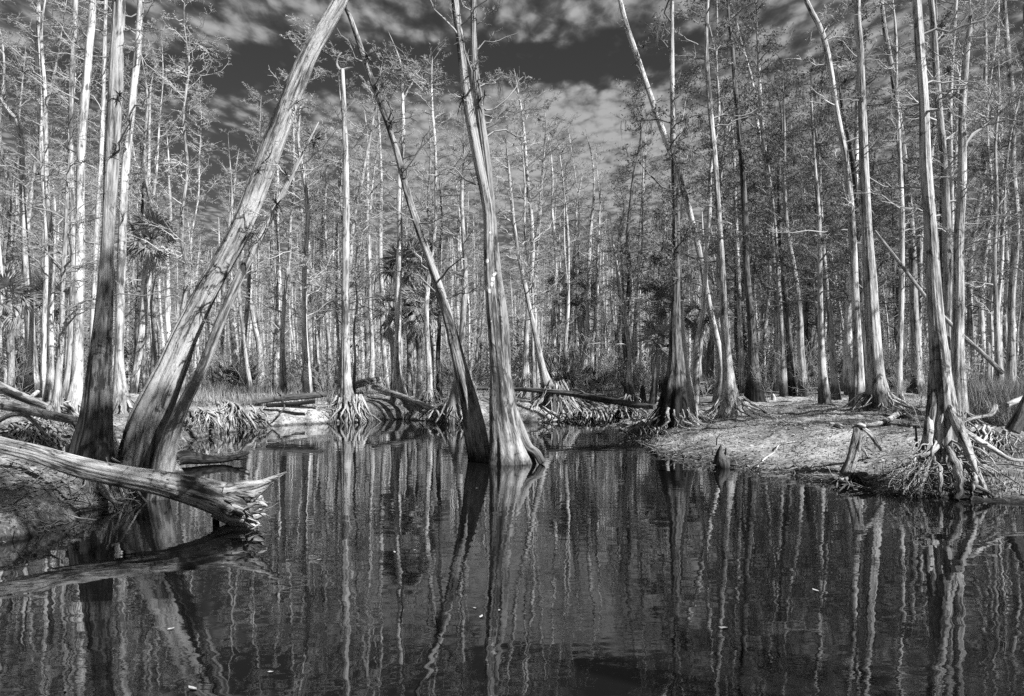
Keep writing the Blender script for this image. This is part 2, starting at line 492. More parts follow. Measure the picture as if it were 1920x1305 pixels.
def sdist(x, y):
    x = np.asarray(x, float); y = np.asarray(y, float)
    best = np.full(x.shape, 1e9); inside = np.zeros(x.shape, bool)
    for i in range(len(SH)):
        a, b = SH[i], SH[(i + 1) % len(SH)]
        ex, ey = b - a
        t = np.clip(((x - a[0]) * ex + (y - a[1]) * ey) / (ex * ex + ey * ey), 0, 1)
        best = np.minimum(best, (x - a[0] - t * ex) ** 2 + (y - a[1] - t * ey) ** 2)
        c = (a[1] > y) != (b[1] > y)
        with np.errstate(divide='ignore', invalid='ignore'):
            xx = a[0] + (y - a[1]) * ex / (ey if ey != 0 else 1e-9)
        inside ^= c & (x < xx)
    d = np.sqrt(best)
    return np.where(inside, -d, d)
def H(x, y):
    x = np.asarray(x, float); y = np.asarray(y, float)
    s = sdist(x, y)
    s = s + ((vnoise(x * 1.7, y * 1.7, 11) - .5) * .35 + (vnoise(x * 4.5, y * 4.5, 12) - .5) * .2) * np.exp(-(s / .6) ** 2)
    g = 1 / (1 + np.exp(-(x - 2.5) * 1.2))                  # the bank east of the inlet shelves gently, the others are steep
    k = 0.55 + 2.9 * g
    top = 0.72 + 0.12 * vnoise(x * .12 + 3, y * .12, 5)
    s2 = np.maximum(s + (vnoise(x * 1.1, y * 1.1, 8) - .5) * .35 * np.clip(s, 0, 1), 0)
    bank = top * (1 - np.exp(-s2 / k)) + 0.05 * np.clip(s * 3, 0, 1)
    bump = ((vnoise(x * .7, y * .7, 1) - .5) * .16 + (vnoise(x * 2.3, y * 2.3, 2) - .5) * .11 + (vnoise(x * 5.5, y * 5.5, 3) - .5) * .07) * np.clip(s * .9, 0, 1)
    return np.where(s > 0, bank + bump, -np.minimum(0.9, -s * 0.6))
def h1(x, y):
    return float(H(np.array([x]), np.array([y]))[0])
def hit(px, py, dmax=75.0):
    """distance at which the sight line through a point of the photograph meets the ground or the water"""
    d = np.linspace(4.5, dmax, 1500)
    z = CAMH + (HY - py) * d / F
    g = np.maximum(H((px - CX) * d / F, d), 0)
    k = np.nonzero(z <= g)[0]
    return float(d[k[0]]) if len(k) else dmax
def W3(px, py, d):
    return np.array([(px - CX) * d / F, d, CAMH + (HY - py) * d / F])

def graded(lo, hi, step, far, growth=1.22):
    a = list(np.arange(lo, hi + step, step))
    s = step
    while a[-1] < far[1]:
        s *= growth; a.append(a[-1] + s)
    s = step; b = []
    x = lo
    while x > far[0]:
        s *= growth; x -= s; b.append(x)
    return np.array(b[::-1] + a)
gx = graded(-13, 14, 0.17, (-900, 900)); gy = graded(6, 37, 0.17, (-300, 1500))
GX, GY = np.meshgrid(gx, gy)
GZ = H(GX, GY)
nx, ny = len(gx), len(gy)
idx = np.arange(nx * ny).reshape(ny, nx)
mb = MB()
mb.raw(np.stack([GX, GY, GZ], -1).reshape(-1, 3), np.stack([idx[:-1, :-1], idx[:-1, 1:], idx[1:, 1:], idx[1:, :-1]], -1).reshape(-1, 4))
tag(mb.build('ground', MAT['ground']), kind='structure')
mb = MB()
wx, wy = np.meshgrid(np.linspace(-16, 18, 18), np.linspace(0, 38, 20))
wi = np.arange(wx.size).reshape(wx.shape)
mb.raw(np.stack([wx, wy, 0 * wx], -1).reshape(-1, 3), np.stack([wi[:-1, :-1], wi[:-1, 1:], wi[1:, 1:], wi[1:, :-1]], -1).reshape(-1, 4))
tag(mb.build('water', MAT['water']), kind='structure')

# ------------------------------------------------------------------ growing branches
UP = np.array([0, 0, 1.0])
def grow_lines(base, direc, L, K, rng, wig=0.08, lift=0.0):
    n = len(base)
    t = np.linspace(0, 1, K)
    Pn = base[:, None, :] + direc[:, None, :] * (L[:, None] * t)[:, :, None]
    w = np.cumsum(rng.normal(size=(n, K, 3)) * wig, axis=1); w -= w[:, :1]
    Pn = Pn + w * (L[:, None] / math.sqrt(K))[:, :, None]
    lf = lift if np.ndim(lift) else np.full(n, lift)
    Pn[:, :, 2] += (lf * L)[:, None] * t[None] ** 2
    return Pn
def spawn(Pn, Ln, m, rng, t0=0.12, ratio=(0.25, 0.5), along=0.7, out=1.0, upb=0.1, taper=0.6):
    n, K, _ = Pn.shape
    i = np.repeat(np.arange(n), m)
    t = rng.uniform(t0, 0.98, n * m)
    q = t * (K - 1); a = np.minimum(q.astype(int), K - 2); f = (q - a)[:, None]
    base = Pn[i, a] * (1 - f) + Pn[i, a + 1] * f
    tan = nrm(Pn[i, a + 1] - Pn[i, a])
    r = nrm(np.cross(tan, rng.normal(size=(n * m, 3))))
    r[:, 2] *= 0.6
    d = nrm(tan * along + r * out + UP * upb)
    L = Ln[i] * rng.uniform(ratio[0], ratio[1], n * m) * (1 - taper * t)
    return base, d, L
def crown(mb, PP, RR, rng, n, L, t0=0.35, t1=0.98, m1=6, m2=6, elev=(0.0, 0.6), dense=1.0, twr=0.0045, minb=0.9, keep=None):
    """bare cypress crown: short level limbs with flat sprays of twigs"""
    k = len(PP)
    ln = np.concatenate([[0], np.cumsum(np.linalg.norm(np.diff(PP, axis=0), axis=1))]); ln /= ln[-1]
    t = t0 + (t1 - t0) * rng.uniform(0, 1, n) ** 0.85
    base = np.stack([np.interp(t, ln, PP[:, j]) for j in range(3)], 1)
    tr = np.interp(t, ln, RR)
    az = rng.uniform(0, 6.283, n); el = rng.uniform(elev[0], elev[1], n)
    d = np.stack([np.cos(az) * np.cos(el), np.sin(az) * np.cos(el), np.sin(el)], 1)
    LL = L * rng.uniform(0.35, 1.15, n) * (1.1 - 0.6 * t)
    LL = np.maximum(LL, minb * 0.5)
    B = grow_lines(base, d, LL, 7, rng, 0.15, rng.uniform(-.2, .3, n))
    r0 = np.minimum(tr * 0.5, 0.008 + 0.012 * LL)
    tt = np.linspace(0, 1, 7)
    mb.lines(B, r0[:, None] * (1 - 0.8 * tt[None]) + 0.002, 3)
    b, dd, l = spawn(B, LL, m1, rng, 0.15, (0.22, 0.5), 0.8, 0.9, 0.12)
    S1 = grow_lines(b, dd, l, 4, rng, 0.14, 0.05)
    t5 = np.linspace(0, 1, 4)
    mb.lines(S1, (0.0035 + 0.006 * l)[:, None] * (1 - 0.7 * t5[None]) + 0.001, 3)
    if m2:
        b, dd, l = spawn(S1, l, m2, rng, 0.1, (0.3, 0.65), 0.7, 0.9, -0.05)
        l = np.maximum(l, 0.08)
        S2 = grow_lines(b, dd, l, 2, rng, 0.14, -0.1)
        mb.lines(S2, twr * np.array([[1, .4]]) * np.ones((len(b), 1)), 3)
    crown.S1 = S1
    return B
def hang(mb, B, rng, m=5, L=(0.2, 0.6)):
    """grey moss hanging in threads from the limbs"""
    n, K, _ = B.shape
    ctr = B[rng.randint(0, n, n * m), rng.randint(2, K, n * m)]
    i = np.repeat(np.arange(len(ctr)), 7)
    base = ctr[i] + rng.normal(size=(len(i), 3)) * [.05, .05, .02]
    l = rng.uniform(L[0], L[1], len(i))
    d = nrm(np.stack([rng.normal(size=len(i)) * .1, rng.normal(size=len(i)) * .1, -np.ones(len(i))], 1))
    Pn = grow_lines(base, d, l, 4, rng, 0.12, 0)
    mb.lines(Pn, 0.006 * np.array([[1, 1.2, .9, .3]]) * np.ones((len(i), 1)), 3)

def root_sweep(mb, base, rng, n, rad, r0, zg, h0=0.5, nseg=5, spread=(0.7, 1.2), arc=(0, 6.283)):
    """roots that leave the foot of a trunk, arch and go to ground"""
    n = int(n * 2.2)
    az = np.linspace(arc[0], arc[1], n, endpoint=False) + rng.uniform(-.4, .4, n)
    K = 9
    t = np.linspace(0, 1, K)
    out = []
    for a in az:
        L = rad * rng.uniform(spread[0] * .75, spread[1] * 1.1)
        rr = r0 * .75 + (L - r0 * .75) * t ** 0.9
        ww = np.cumsum(rng.normal(size=K)) * 0.085; ww -= ww[0]
        ang = a + ww
        z0 = h0 * rng.uniform(.5, 1.25)
        x = base[0] + np.cos(ang) * rr; y = base[1] + np.sin(ang) * rr
        g = H(x, y) if zg is None else np.full(K, zg)
        g = np.maximum(g, -0.12)
        z = g + (base[2] + z0 - g) * (1 - t) ** 1.7 - 0.05 * t ** 2 + 0.03 * rng.normal() * np.sin(t * 9)
        out.append(np.stack([x, y, z], 1))
    out = np.array(out)
    w = (0.012 + 0.045 * rng.uniform(0, 1, n) ** 2) * (0.6 + 0.35 * r0)
    mb.lines(out, w[:, None] * (1.25 - 0.95 * t[None]), nseg)
    return out

AIR_SPOTS = []
ANCHORS = []
TREE_FOOT = []
def tree(label, mat, pts, d=None, crown_=None, flute=None, roots=None, ext=6.0, twig='twig', name='cypress_tree', cat='tree', group=None,
         moss=0, nseg=20, rings=60, leanfix=False, air=0, seed=None, rib=0.03, lump=0.05, top_taper=0.35, broken=False, ydrift=0.0, bury=0.35, dtop=None, forks=()):
    """a tree drawn from its trunk line on the photograph: (x, y, width) from the foot upwards, stood on the ground where the foot is seen"""
    seed = seed if seed is not None else int(abs(pts[0][0]) * 7 + abs(pts[0][1])) % 9973
    rng = rs(seed)
    d = d or hit(pts[0][0], pts[0][1])
    dt = dtop or d
    y0, y1 = pts[0][1], pts[-1][1]
    P3, R3 = [], []
    for (x, y, w) in pts:
        q = (y0 - y) / max(y0 - y1, 1)
        dd = d + (dt - d) * q
        P3.append(W3(x, y, dd)); R3.append(w * 0.5 * dd / F)
    P3 = np.array(P3); R3 = np.array(R3)
    if leanfix:
        T = nrm(np.gradient(P3, axis=0)); R3 = R3 * np.abs(T[:, 2])
    base = np.array([P3[0][0], P3[0][1], max(h1(P3[0][0], P3[0][1]), -0.3)])
    TREE_FOOT.append((base[0], base[1], R3[0]))
    if ext and y1 <= 8:
        dirv = nrm((P3[-1] - P3[-2])[None])[0]
        dirv = nrm((dirv + UP * .25)[None])[0]
        for f_, q in ((.5, .7), (1.0, top_taper * .5)):
            P3 = np.vstack([P3, P3[-1] + dirv * ext * .5 + np.append(rng.normal(size=2) * .15, 0)])
            R3 = np.append(R3, max(R3[-1] * q, .02))
    elif not broken and y1 > 8:
        dirv = nrm((P3[-1] - P3[-2])[None])[0]
        P3 = np.vstack([P3, P3[-1] + dirv * (1.6 if d > 20 else .7) + np.append(rng.normal(size=2) * .2, 0)])
        R3 = np.append(R3, .007)
    foot = P3[0].copy()
    dn = (P3[1] - P3[0]); dn = dn / max(abs(dn[2]), .2)
    foot = foot - np.clip(dn, -1, 1) * (bury + max(0, foot[2] - base[2]))
    P3 = np.vstack([foot, P3]); R3 = np.concatenate([[R3[0] * 1.12], R3])
    root = thing(name, base, label, cat, group)
    mb = MB()
    PP, RR = mb.tube(P3, R3, nseg, rings, seed, flute, lump, rib, wander=.012 + .0022 * max(d - 14, 0))
    mb.build('trunk', MAT[mat], root, base)
    for fk in forks:
        Pf = np.array([W3(x, y, d) for (x, y, w) in fk]); Rf = np.array([w * .5 * d / F for (x, y, w) in fk])
        if fk[-1][1] <= 8:
            dirv = nrm((Pf[-1] - Pf[-2])[None])[0]
            Pf = np.vstack([Pf, Pf[-1] + dirv * ext]); Rf = np.append(Rf, .03)
        m2 = MB()
        m2.tube(Pf, Rf, max(8, nseg - 6), max(12, rings // 2), seed + 5, None, lump, rib)
        m2.build('limb', MAT[mat], root, base)
    if crown_:
        c = dict(crown_)
        mb = MB()
        B = crown(mb, PP, RR, rng, **c)
        if len(forks):
            fk = forks[0]
            Pf = np.array([W3(x, y, d) for (x, y, w) in fk]); Rf = np.array([w * .5 * d / F for (x, y, w) in fk])
            crown(mb, Pf, Rf, rng, **c)
        mb.build('crown', MAT[twig], root, base)
        if twig == 'twigd':
            fm = MB(); S1_ = crown.S1; k = 1700
            c_ = S1_[rng.randint(0, len(S1_), k), rng.randint(1, 4, k)] + rng.normal(size=(k, 3)) * [.10, .10, .07]
            fm.quads(c_, rng.uniform(.03, .07, k), rng, .4)
            tag(fm.build('dead_leaves', MAT['moss'], root, base), kind='stuff')
        for q in range(air):
            i = rng.randint(0, len(B)); j = rng.randint(1, 5)
            AIR_SPOTS.append(B[i, j])
        if moss:
            mm = MB()
            hang(mm, B, rng, moss)
            tag(mm.build('hanging_moss', MAT['moss'], root, base), kind='stuff')
    if roots:
        n, rad, h0 = roots
        mb = MB()
        root_sweep(mb, base, rng, n, rad, R3[1], None, h0)
        o = mb.build('roots', MAT['root'], root, base)
        o['kind'] = 'stuff'
    return root, PP, RR

CN = dict(n=34, L=1.9, t0=0.28, m1=8, m2=8)       # near
CM = dict(n=34, L=2.3, t0=0.28, m1=8, m2=7, twr=0.006)       # middle distance
CS = dict(n=20, L=1.6, t0=0.4, m1=6, m2=5, twr=0.006)       # sparse

# ================================================================== trees on the near side of the pool, left
tree('tall straight cypress with dark dappled trunk standing right behind the silver log', 'grey',  # greyer bark paints in some of the shade that falls on this trunk
     [(176, 945, 80), (172, 850, 70), (179, 790, 54), (185, 700, 43), (196, 570, 31), (203, 435, 22), (209, 300, 25), (219, 100, 24), (224, 0, 22)],
     d=12.0, crown_=dict(n=16, L=1.5, t0=0.35, m1=6, m2=6), flute=(0.30, 1.6, 7), roots=(9, 0.9, 0.35), nseg=56, rings=130, rib=0.02, moss=0, air=2)
tree('massive shaggy barked cypress leaning far over the pool from its deeply fluted foot', 'lean',
     [(262, 890, 92), (269, 850, 88), (282, 790, 80), (306, 730, 70), (328, 680, 60), (345, 635, 54), (393, 535, 46), (448, 435, 42), (500, 300, 41), (538, 200, 38), (580, 100, 36), (638, 0, 30)],
     d=12.9, leanfix=True, crown_=dict(n=10, L=1.2, t0=0.45, m1=5, m2=5), flute=(0.55, 2.4, 9), roots=(9, 0.8, 0.2), nseg=64, rings=150, rib=0.03, ext=3.0)
tree('slim leaning cypress tucked against the underside of the massive leaning trunk', 'mid',
     [(304, 884, 42), (312, 840, 36), (325, 800, 29), (345, 755, 24), (380, 690, 20), (420, 590, 18), (455, 510, 18), (490, 440, 14), (520, 380, 11), (560, 300, 7)],
     d=12.3, leanfix=True, crown_=dict(n=10, L=1.0, t0=0.4, m1=5, m2=5), flute=(0.22, 0.9, 6), roots=(7, 0.5, 0.15), nseg=32, rings=80, air=3)
tree('straight pale cypress with smooth bark just behind the dark dappled trunk', 'pale',
     [(228, 775, 42), (224, 700, 20), (226, 600, 16), (229, 500, 15), (235, 330, 14), (247, 200, 13), (262, 0, 11)],
     crown_=CN, flute=(0.25, .8, 6), roots=(6, .7, .3), nseg=24)
tree('smooth pale cypress with dark wet foot, first trunk left of the dark dappled one', 'pale',
     [(138, 775, 40), (143, 720, 24), (150, 600, 16), (152, 400, 14), (157, 250, 15), (165, 100, 14), (175, 0, 12)],
     crown_=CN, flute=(0.25, .9, 6), roots=(9, .9, .3), nseg=24, air=3)
tree('slender pale cypress rising between two thicker pale trunks at the left bank', 'pale',
     [(122, 745, 22), (131, 690, 15), (134, 560, 12), (135, 435, 11), (135, 150, 9), (143, 0, 8)], crown_=CN, nseg=14, air=1)
tree('crooked cypress with black flared foot and a bent dark upper trunk near the left edge', 'grey',
     [(52, 738, 46), (58, 690, 24), (57, 600, 16), (52, 500, 14), (46, 400, 10), (42, 300, 9), (33, 230, 8), (14, 205, 6), (-6, 175, 5)],
     crown_=dict(n=24, L=2.0, t0=.45, m1=7, m2=6), flute=(0.25, .9, 6), roots=(6, .9, .25), nseg=20, ext=0, air=2)
tree('thin pale cypress with patched bark second behind the black footed crooked one', 'pale',
     [(82, 745, 16), (82, 690, 10), (83, 600, 9), (85, 435, 9), (75, 200, 9), (70, 100, 8), (74, 0, 7)], crown_=CM, nseg=14, air=2)
tree('pale cypress with twin dark streaks beside the crooked black footed tree', 'pale',
     [(92, 760, 24), (95, 700, 14), (95, 600, 12), (94, 435, 10), (88, 300, 8), (82, 180, 6), (80, 60, 5)], crown_=CM, nseg=14)
tree('short leaning grey cypress with roots at the water edge among pale trunks', 'mid',
     [(104, 785, 26), (108, 720, 14), (113, 650, 11), (118, 560, 9), (126, 420, 7), (132, 300, 4)], crown_=CM, nseg=14, roots=(9, .8, .35), flute=(.25, .6, 6))
tree('pale cypress hard against the photo border with a leaning base', 'pale',
     [(22, 745, 26), (14, 690, 13), (10, 600, 10), (4, 520, 9), (-4, 440, 8), (-10, 250, 7), (-14, 0, 6)], crown_=CN, nseg=14, flute=(.2, .8, 5))
tree('thin cypress with broken pale top high above the dappled trunk', 'pale',
     [(172, 740, 14), (176, 600, 10), (184, 435, 9), (192, 280, 8), (196, 100, 7), (198, 0, 6)], crown_=CM, nseg=12)
tree('slim white topped cypress against the sky between the left trees and the leaning giant', 'pale',
     [(278, 725, 14), (280, 600, 9), (281, 435, 9), (280, 300, 6), (279, 180, 4)], crown_=dict(n=26, L=2.4, t0=.4, m1=7, m2=6, twr=.006), nseg=12)
tree('dark thin dead trunk with bark gone behind the slim white topped cypress', 'dark', [(254, 735, 14), (256, 650, 10), (257, 560, 9), (262, 440, 7), (268, 330, 3)], crown_=CS, nseg=12)
tree('faint slender cypress forking low behind the palm at the left', 'pale', [(318, 722, 13), (316, 600, 9), (313, 480, 7), (318, 380, 5), (312, 290, 3)], crown_=CM, nseg=12)
tree('pale cypress partly hidden by the slim leaning one at the grassy bank', 'pale', [(445, 726, 15), (438, 640, 10), (432, 540, 9), (428, 430, 6), (440, 330, 4)], crown_=CM, nseg=12)
tree('pale cypress standing in the grass nearest to the pool behind the grassy bank', 'pale', [(488, 726, 16), (483, 640, 10), (478, 560, 8), (472, 440, 6), (468, 360, 4)], crown_=CM, nseg=12)
tree('straight pale cypress at the back of the grassy bank with a wide pale foot', 'pale', [(524, 722, 18), (522, 640, 12), (521, 540, 9), (518, 400, 6), (520, 300, 4)], crown_=CM, nseg=12)
tree('clump trunk nearest the grass, a pale cypress with twin stems and broad foot', 'pale', [(590, 732, 30), (588, 690, 16), (580, 600, 10), (572, 500, 8), (566, 360, 5)], crown_=CM, nseg=16, flute=(.3, 1, 6),
     forks=([(590, 690, 13), (597, 600, 9), (602, 480, 7), (606, 380, 4)],))
# ================================================================== the middle
tree('bright white dead cypress with forked tip and a skirt of roots across the pool', 'pale',
     [(655, 786, 62), (653, 765, 44), (651, 735, 25), (650, 690, 18), (650, 600, 14), (648, 435, 13), (645, 300, 11), (642, 200, 9), (640, 130, 7)],
     crown_=dict(n=9, L=1.3, t0=.55, m1=4, m2=4), flute=(.3, 1.2, 9), roots=(40, 1.2, .75), nseg=36, rings=90, ext=0, broken=True,
     forks=([(640, 134, 5), (632, 122, 4), (633, 108, 3), (641, 98, 2)], [(640, 132, 5), (652, 128, 4), (662, 126, 2)]))
tree('pale cypress with grey stained foot behind the diagonal log, forked at its crown', 'pale',
     [(751, 752, 38), (749, 725, 22), (747, 680, 14), (747, 560, 11), (748, 435, 11), (752, 350, 9), (757, 250, 7), (755, 180, 5), (750, 125, 3)],
     crown_=CM, flute=(.25, .8, 7), nseg=22, forks=([(756, 185, 4), (772, 158, 3), (790, 125, 2)],), air=1)
tree('slender pale cypress with spidery roots between the diagonal log and the cut leaning trunk', 'pale',
     [(805, 760, 30), (805, 738, 15), (805, 690, 11), (804, 600, 9), (806, 520, 8), (812, 420, 6), (815, 300, 5), (814, 180, 4)],
     crown_=CM, flute=(.25, .6, 7), roots=(16, .9, .5), nseg=18)
tree('thin grey trunk with a black foot beside the spidery rooted cypress', 'dark', [(822, 745, 16), (822, 700, 9), (823, 620, 8), (824, 500, 6), (828, 400, 4)], crown_=CS, nseg=12)
tree('pale buttressed cypress stump half hidden behind the cut leaning trunk', 'pale', [(853, 785, 46), (855, 755, 28), (857, 720, 17), (859, 690, 13), (864, 600, 11), (872, 480, 8), (870, 330, 5)], crown_=CM, flute=(.3, .7, 8), roots=(18, .9, .5), nseg=22)
tree('leaning cypress rising from the pool with a dark hollow at its foot, crossing the sky', 'dusky',  # dusky bark carries the shade of neighbouring crowns in its colour
     [(900, 857, 46), (893, 815, 44), (884, 770, 36), (868, 715, 30), (850, 650, 23), (832, 575, 17), (802, 470, 13), (770, 370, 12), (740, 270, 11), (705, 180, 10), (680, 110, 10), (655, 30, 8), (640, 0, 6)],
     d=17.4, leanfix=False, crown_=dict(n=24, L=1.5, t0=.32, m1=7, m2=6), flute=(.5, 1.5, 5), nseg=48, rings=120, ext=1.5, air=7)
tree('twin trunked cypress standing in the water in the middle of the pool', 'centre',
     [(958, 866, 92), (954, 842, 76), (948, 805, 62), (942, 765, 52), (938, 720, 43), (932, 680, 33), (925, 600, 26), (918, 500, 22), (913, 400, 20), (896, 300, 20), (879, 200, 18), (864, 100, 14), (852, 0, 13)],
     d=17.0, crown_=dict(n=16, L=2.4, t0=.5, m1=7, m2=7), flute=(.25, 1.1, 9), nseg=72, rings=140, moss=1, air=3, seed=12,
     forks=([(944, 745, 26), (944, 690, 27), (940, 600, 24), (930, 500, 17), (921, 400, 16), (911, 300, 17), (898, 200, 16), (889, 100, 12), (888, 0, 12)],))
tree('pale cypress with stilted roots just behind the twin trunked tree', 'pale',
     [(985, 745, 24), (986, 700, 14), (988, 640, 10), (991, 560, 9), (992, 435, 8), (984, 320, 6), (972, 200, 4)], crown_=CM, flute=(.2, .6, 6), roots=(20, 1.1, .9), nseg=18, air=1)
tree('tilted grey cypress on a dark mass of roots beside the long fallen log', 'grey',
     [(1040, 765, 40), (1031, 735, 26), (1018, 690, 14), (1004, 620, 10), (984, 530, 8), (966, 435, 7), (955, 330, 5)], crown_=CM, flute=(.3, .8, 7), roots=(26, 1.5, .9), nseg=20, air=2)
tree('slim bright cypress behind the tilted grey one', 'pale', [(1036, 730, 18), (1036, 620, 9), (1039, 500, 7), (1040, 380, 5), (1036, 300, 3)], crown_=CM, nseg=12)
tree('thin curving white trunk without bark among the middle trees', 'pale', [(1060, 728, 12), (1064, 660, 8), (1070, 560, 7), (1080, 435, 6), (1087, 360, 3)], crown_=CS, nseg=10)
tree('straight white trunk, thicker of a close pair in the middle of the far shore', 'pale', [(1094, 735, 14), (1099, 640, 9), (1103, 560, 8), (1107, 435, 7), (1113, 360, 4), (1110, 300, 3)], crown_=CS, nseg=12)
tree('slim white trunk, thinner of a close pair in the middle of the far shore', 'pale', [(1109, 734, 10), (1114, 640, 7), (1118, 560, 6), (1123, 450, 4), (1122, 390, 2)], crown_=CS, nseg=10)
tree('thin white trunk with a short bare tip left of the bent dark cypress', 'pale', [(1185, 728, 10), (1189, 640, 7), (1196, 520, 6), (1203, 400, 4), (1205, 310, 3)], crown_=CS, nseg=10)
tree('small rooted cypress knee tree at the mouth of the inlet', 'grey', [(1182, 765, 34), (1182, 735, 18), (1180, 690, 9), (1178, 640, 8), (1168, 560, 6), (1150, 470, 4)], crown_=CM, flute=(.35, .6, 6), roots=(16, 1.0, .5), nseg=18)
tree('pale cypress in the crowd seen between the twin trunks and the white pair', 'pale', [(1006, 733, 14), (1008, 640, 9), (1010, 500, 8), (1014, 380, 6), (1016, 290, 4)], crown_=CM, nseg=12)
tree('pale slender cypress left of the bright dead tree by the far shore', 'pale', [(618, 733, 12), (616, 640, 8), (613, 500, 7), (610, 380, 4), (612, 300, 3)], crown_=CM, nseg=12)
tree('pale mottled cypress right of the bright dead tree by the far shore', 'pale', [(692, 730, 14), (688, 640, 10), (690, 500, 8), (688, 380, 6), (690, 260, 4)], crown_=CM, nseg=12)
tree('kinked pale cypress near the foot of the diagonal log', 'pale', [(724, 728, 12), (720, 640, 9), (716, 540, 8), (718, 420, 7), (706, 300, 5), (712, 200, 3)], crown_=CM, nseg=12)
# ================================================================== the bank on the right
tree('dark bent cypress with a black swollen foot at the point of the sunny bank', 'dark',  # dark bark stands in for the shade other trees throw on it
     [(1262, 800, 74), (1264, 775, 62), (1267, 735, 47), (1270, 690, 32), (1268, 620, 20), (1269, 500, 14), (1266, 400, 13), (1262, 290, 12)],
     crown_=dict(n=16, L=2.4, t0=.35, m1=7, m2=6, twr=.006), twig='twigd', flute=(.42, 1.6, 8), roots=(20, 1.1, .45), nseg=40, rings=90, ext=0, moss=3, air=6, broken=True)
tree('white upper cypress trunk rising straight out of the dark bent tree', 'pale',
     [(1298, 792, 34), (1292, 745, 24), (1283, 680, 14), (1277, 600, 10), (1272, 500, 9), (1266, 400, 9), (1263, 290, 10), (1262, 200, 9), (1260, 100, 8), (1260, 0, 7)],
     crown_=CM, twig='twigd', flute=(.35, 1.2, 6), roots=(12, .9, .35), nseg=24, moss=1, air=3)
tree('long pale leaning cypress crossing behind the dark bent one from upper left', 'pale',
     [(1350, 752, 28), (1352, 690, 15), (1337, 600, 11), (1320, 520, 11), (1301, 440, 10), (1284, 370, 11), (1262, 290, 11), (1240, 230, 11), (1205, 140, 10), (1176, 50, 9), (1166, 0, 8)],
     crown_=dict(n=12, L=1.8, t0=.45, m1=6, m2=5, twr=.006), nseg=20, ext=2.0, air=4)
tree('pale cypress standing on splayed white roots at the edge of the sunny bank', 'mid',
     [(1370, 782, 58), (1369, 755, 38), (1366, 700, 22), (1360, 620, 15), (1355, 500, 11), (1348, 400, 10), (1340, 300, 9), (1330, 200, 9), (1323, 100, 8), (1326, 0, 6)],
     crown_=CM, flute=(.35, .9, 7), roots=(13, 1.3, .6), nseg=32, rings=80, air=5)
tree('charcoal cypress with smooth black cone shaped foot on the sunny bank', 'dark',
     [(1416, 752, 42), (1414, 690, 22), (1411, 600, 15), (1405, 500, 12), (1402, 420, 11), (1394, 330, 10), (1380, 170, 9), (1371, 80, 7), (1360, 0, 5)],
     crown_=CM, flute=(.2, 1.0, 6), nseg=24, air=5, twig='twigd')
for lab, mt, pts in [
    ('thin two toned cypress right of the charcoal cone footed tree', 'grey', [(1470, 742, 16), (1468, 650, 10), (1460, 550, 8), (1452, 420, 6), (1440, 300, 4)]),
    ('dark straight cypress at the back of the sunny bank between two thin pale ones', 'dark', [(1486, 742, 18), (1478, 650, 12), (1474, 550, 10), (1468, 435, 9), (1462, 320, 6), (1460, 200, 4)]),
    ('grey cypress leaning slightly left at the back of the sunny bank', 'grey', [(1507, 742, 20), (1500, 660, 13), (1494, 560, 10), (1480, 435, 8), (1474, 300, 5), (1470, 200, 3)]),
    ('pale footed slim cypress with a dark seam beside the curved pale one', 'grey', [(1546, 755, 26), (1543, 690, 14), (1540, 600, 10), (1535, 480, 9), (1530, 330, 6), (1524, 200, 4)]),
    ('pale curved cypress right beside the white sand patch', 'grey', [(1568, 748, 20), (1562, 690, 12), (1557, 620, 10), (1549, 520, 9), (1540, 400, 7), (1532, 270, 5)]),
    ('slender pale cypress between the splayed root tree and the charcoal one', 'pale', [(1392, 735, 12), (1388, 640, 9), (1384, 520, 8), (1380, 400, 6), (1376, 260, 4)]),
    ('thin pale trunk behind the sunny bank carrying a burst of dark twigs', 'pale', [(1434, 730, 10), (1432, 640, 8), (1440, 500, 7), (1446, 380, 5), (1450, 270, 3)]),
]:
    tree(lab, mt, pts, crown_=dict(n=42, L=2.4, t0=.3, m1=8, m2=7, twr=.006), twig='twigd', nseg=14, flute=(.25, .8, 5), air=6, moss=1)
tree('tall crooked cypress with a dark foot, left of the stout pale one', 'grey',
     [(1607, 762, 32), (1609, 690, 21), (1606, 580, 15), (1598, 450, 13), (1584, 310, 12), (1566, 200, 10), (1555, 110, 10), (1540, 50, 10), (1515, 0, 9)],
     crown_=CM, flute=(.28, .9, 6), nseg=24, air=5)
tree('dark slim cypress squeezed behind the stout pale one', 'dark', [(1622, 752, 22), (1624, 680, 14), (1618, 560, 11), (1608, 435, 9), (1596, 300, 8), (1578, 200, 6)], crown_=CM, nseg=14, twig='twigd', air=2)
tree('stout pale cypress with a dark mossy ring round its foot on the sunny bank', 'grey',
     [(1647, 768, 66), (1645, 745, 50), (1642, 700, 32), (1636, 600, 25), (1632, 500, 22), (1628, 400, 18), (1621, 250, 15), (1615, 100, 13), (1606, 0, 12)],
     crown_=dict(n=26, L=2.2, t0=.4, m1=7, m2=6, twr=.006), flute=(.38, 1.2, 8), roots=(14, 1.2, .4), nseg=40, rings=90, air=4)
tree('narrow pale cypress to the right of the stout pale one', 'pale', [(1684, 752, 22), (1686, 690, 11), (1689, 560, 10), (1690, 430, 9), (1687, 300, 8), (1682, 180, 6), (1680, 60, 5)], crown_=CM, nseg=14)
tree('straight cypress with a black cone foot near the leaning dead pole', 'grey',
     [(1718, 736, 34), (1719, 690, 20), (1716, 600, 15), (1711, 450, 13), (1700, 350, 12), (1685, 230, 11), (1670, 130, 9), (1655, 50, 8), (1650, 0, 7)], crown_=CM, flute=(.2, .9, 6), nseg=20, air=4)
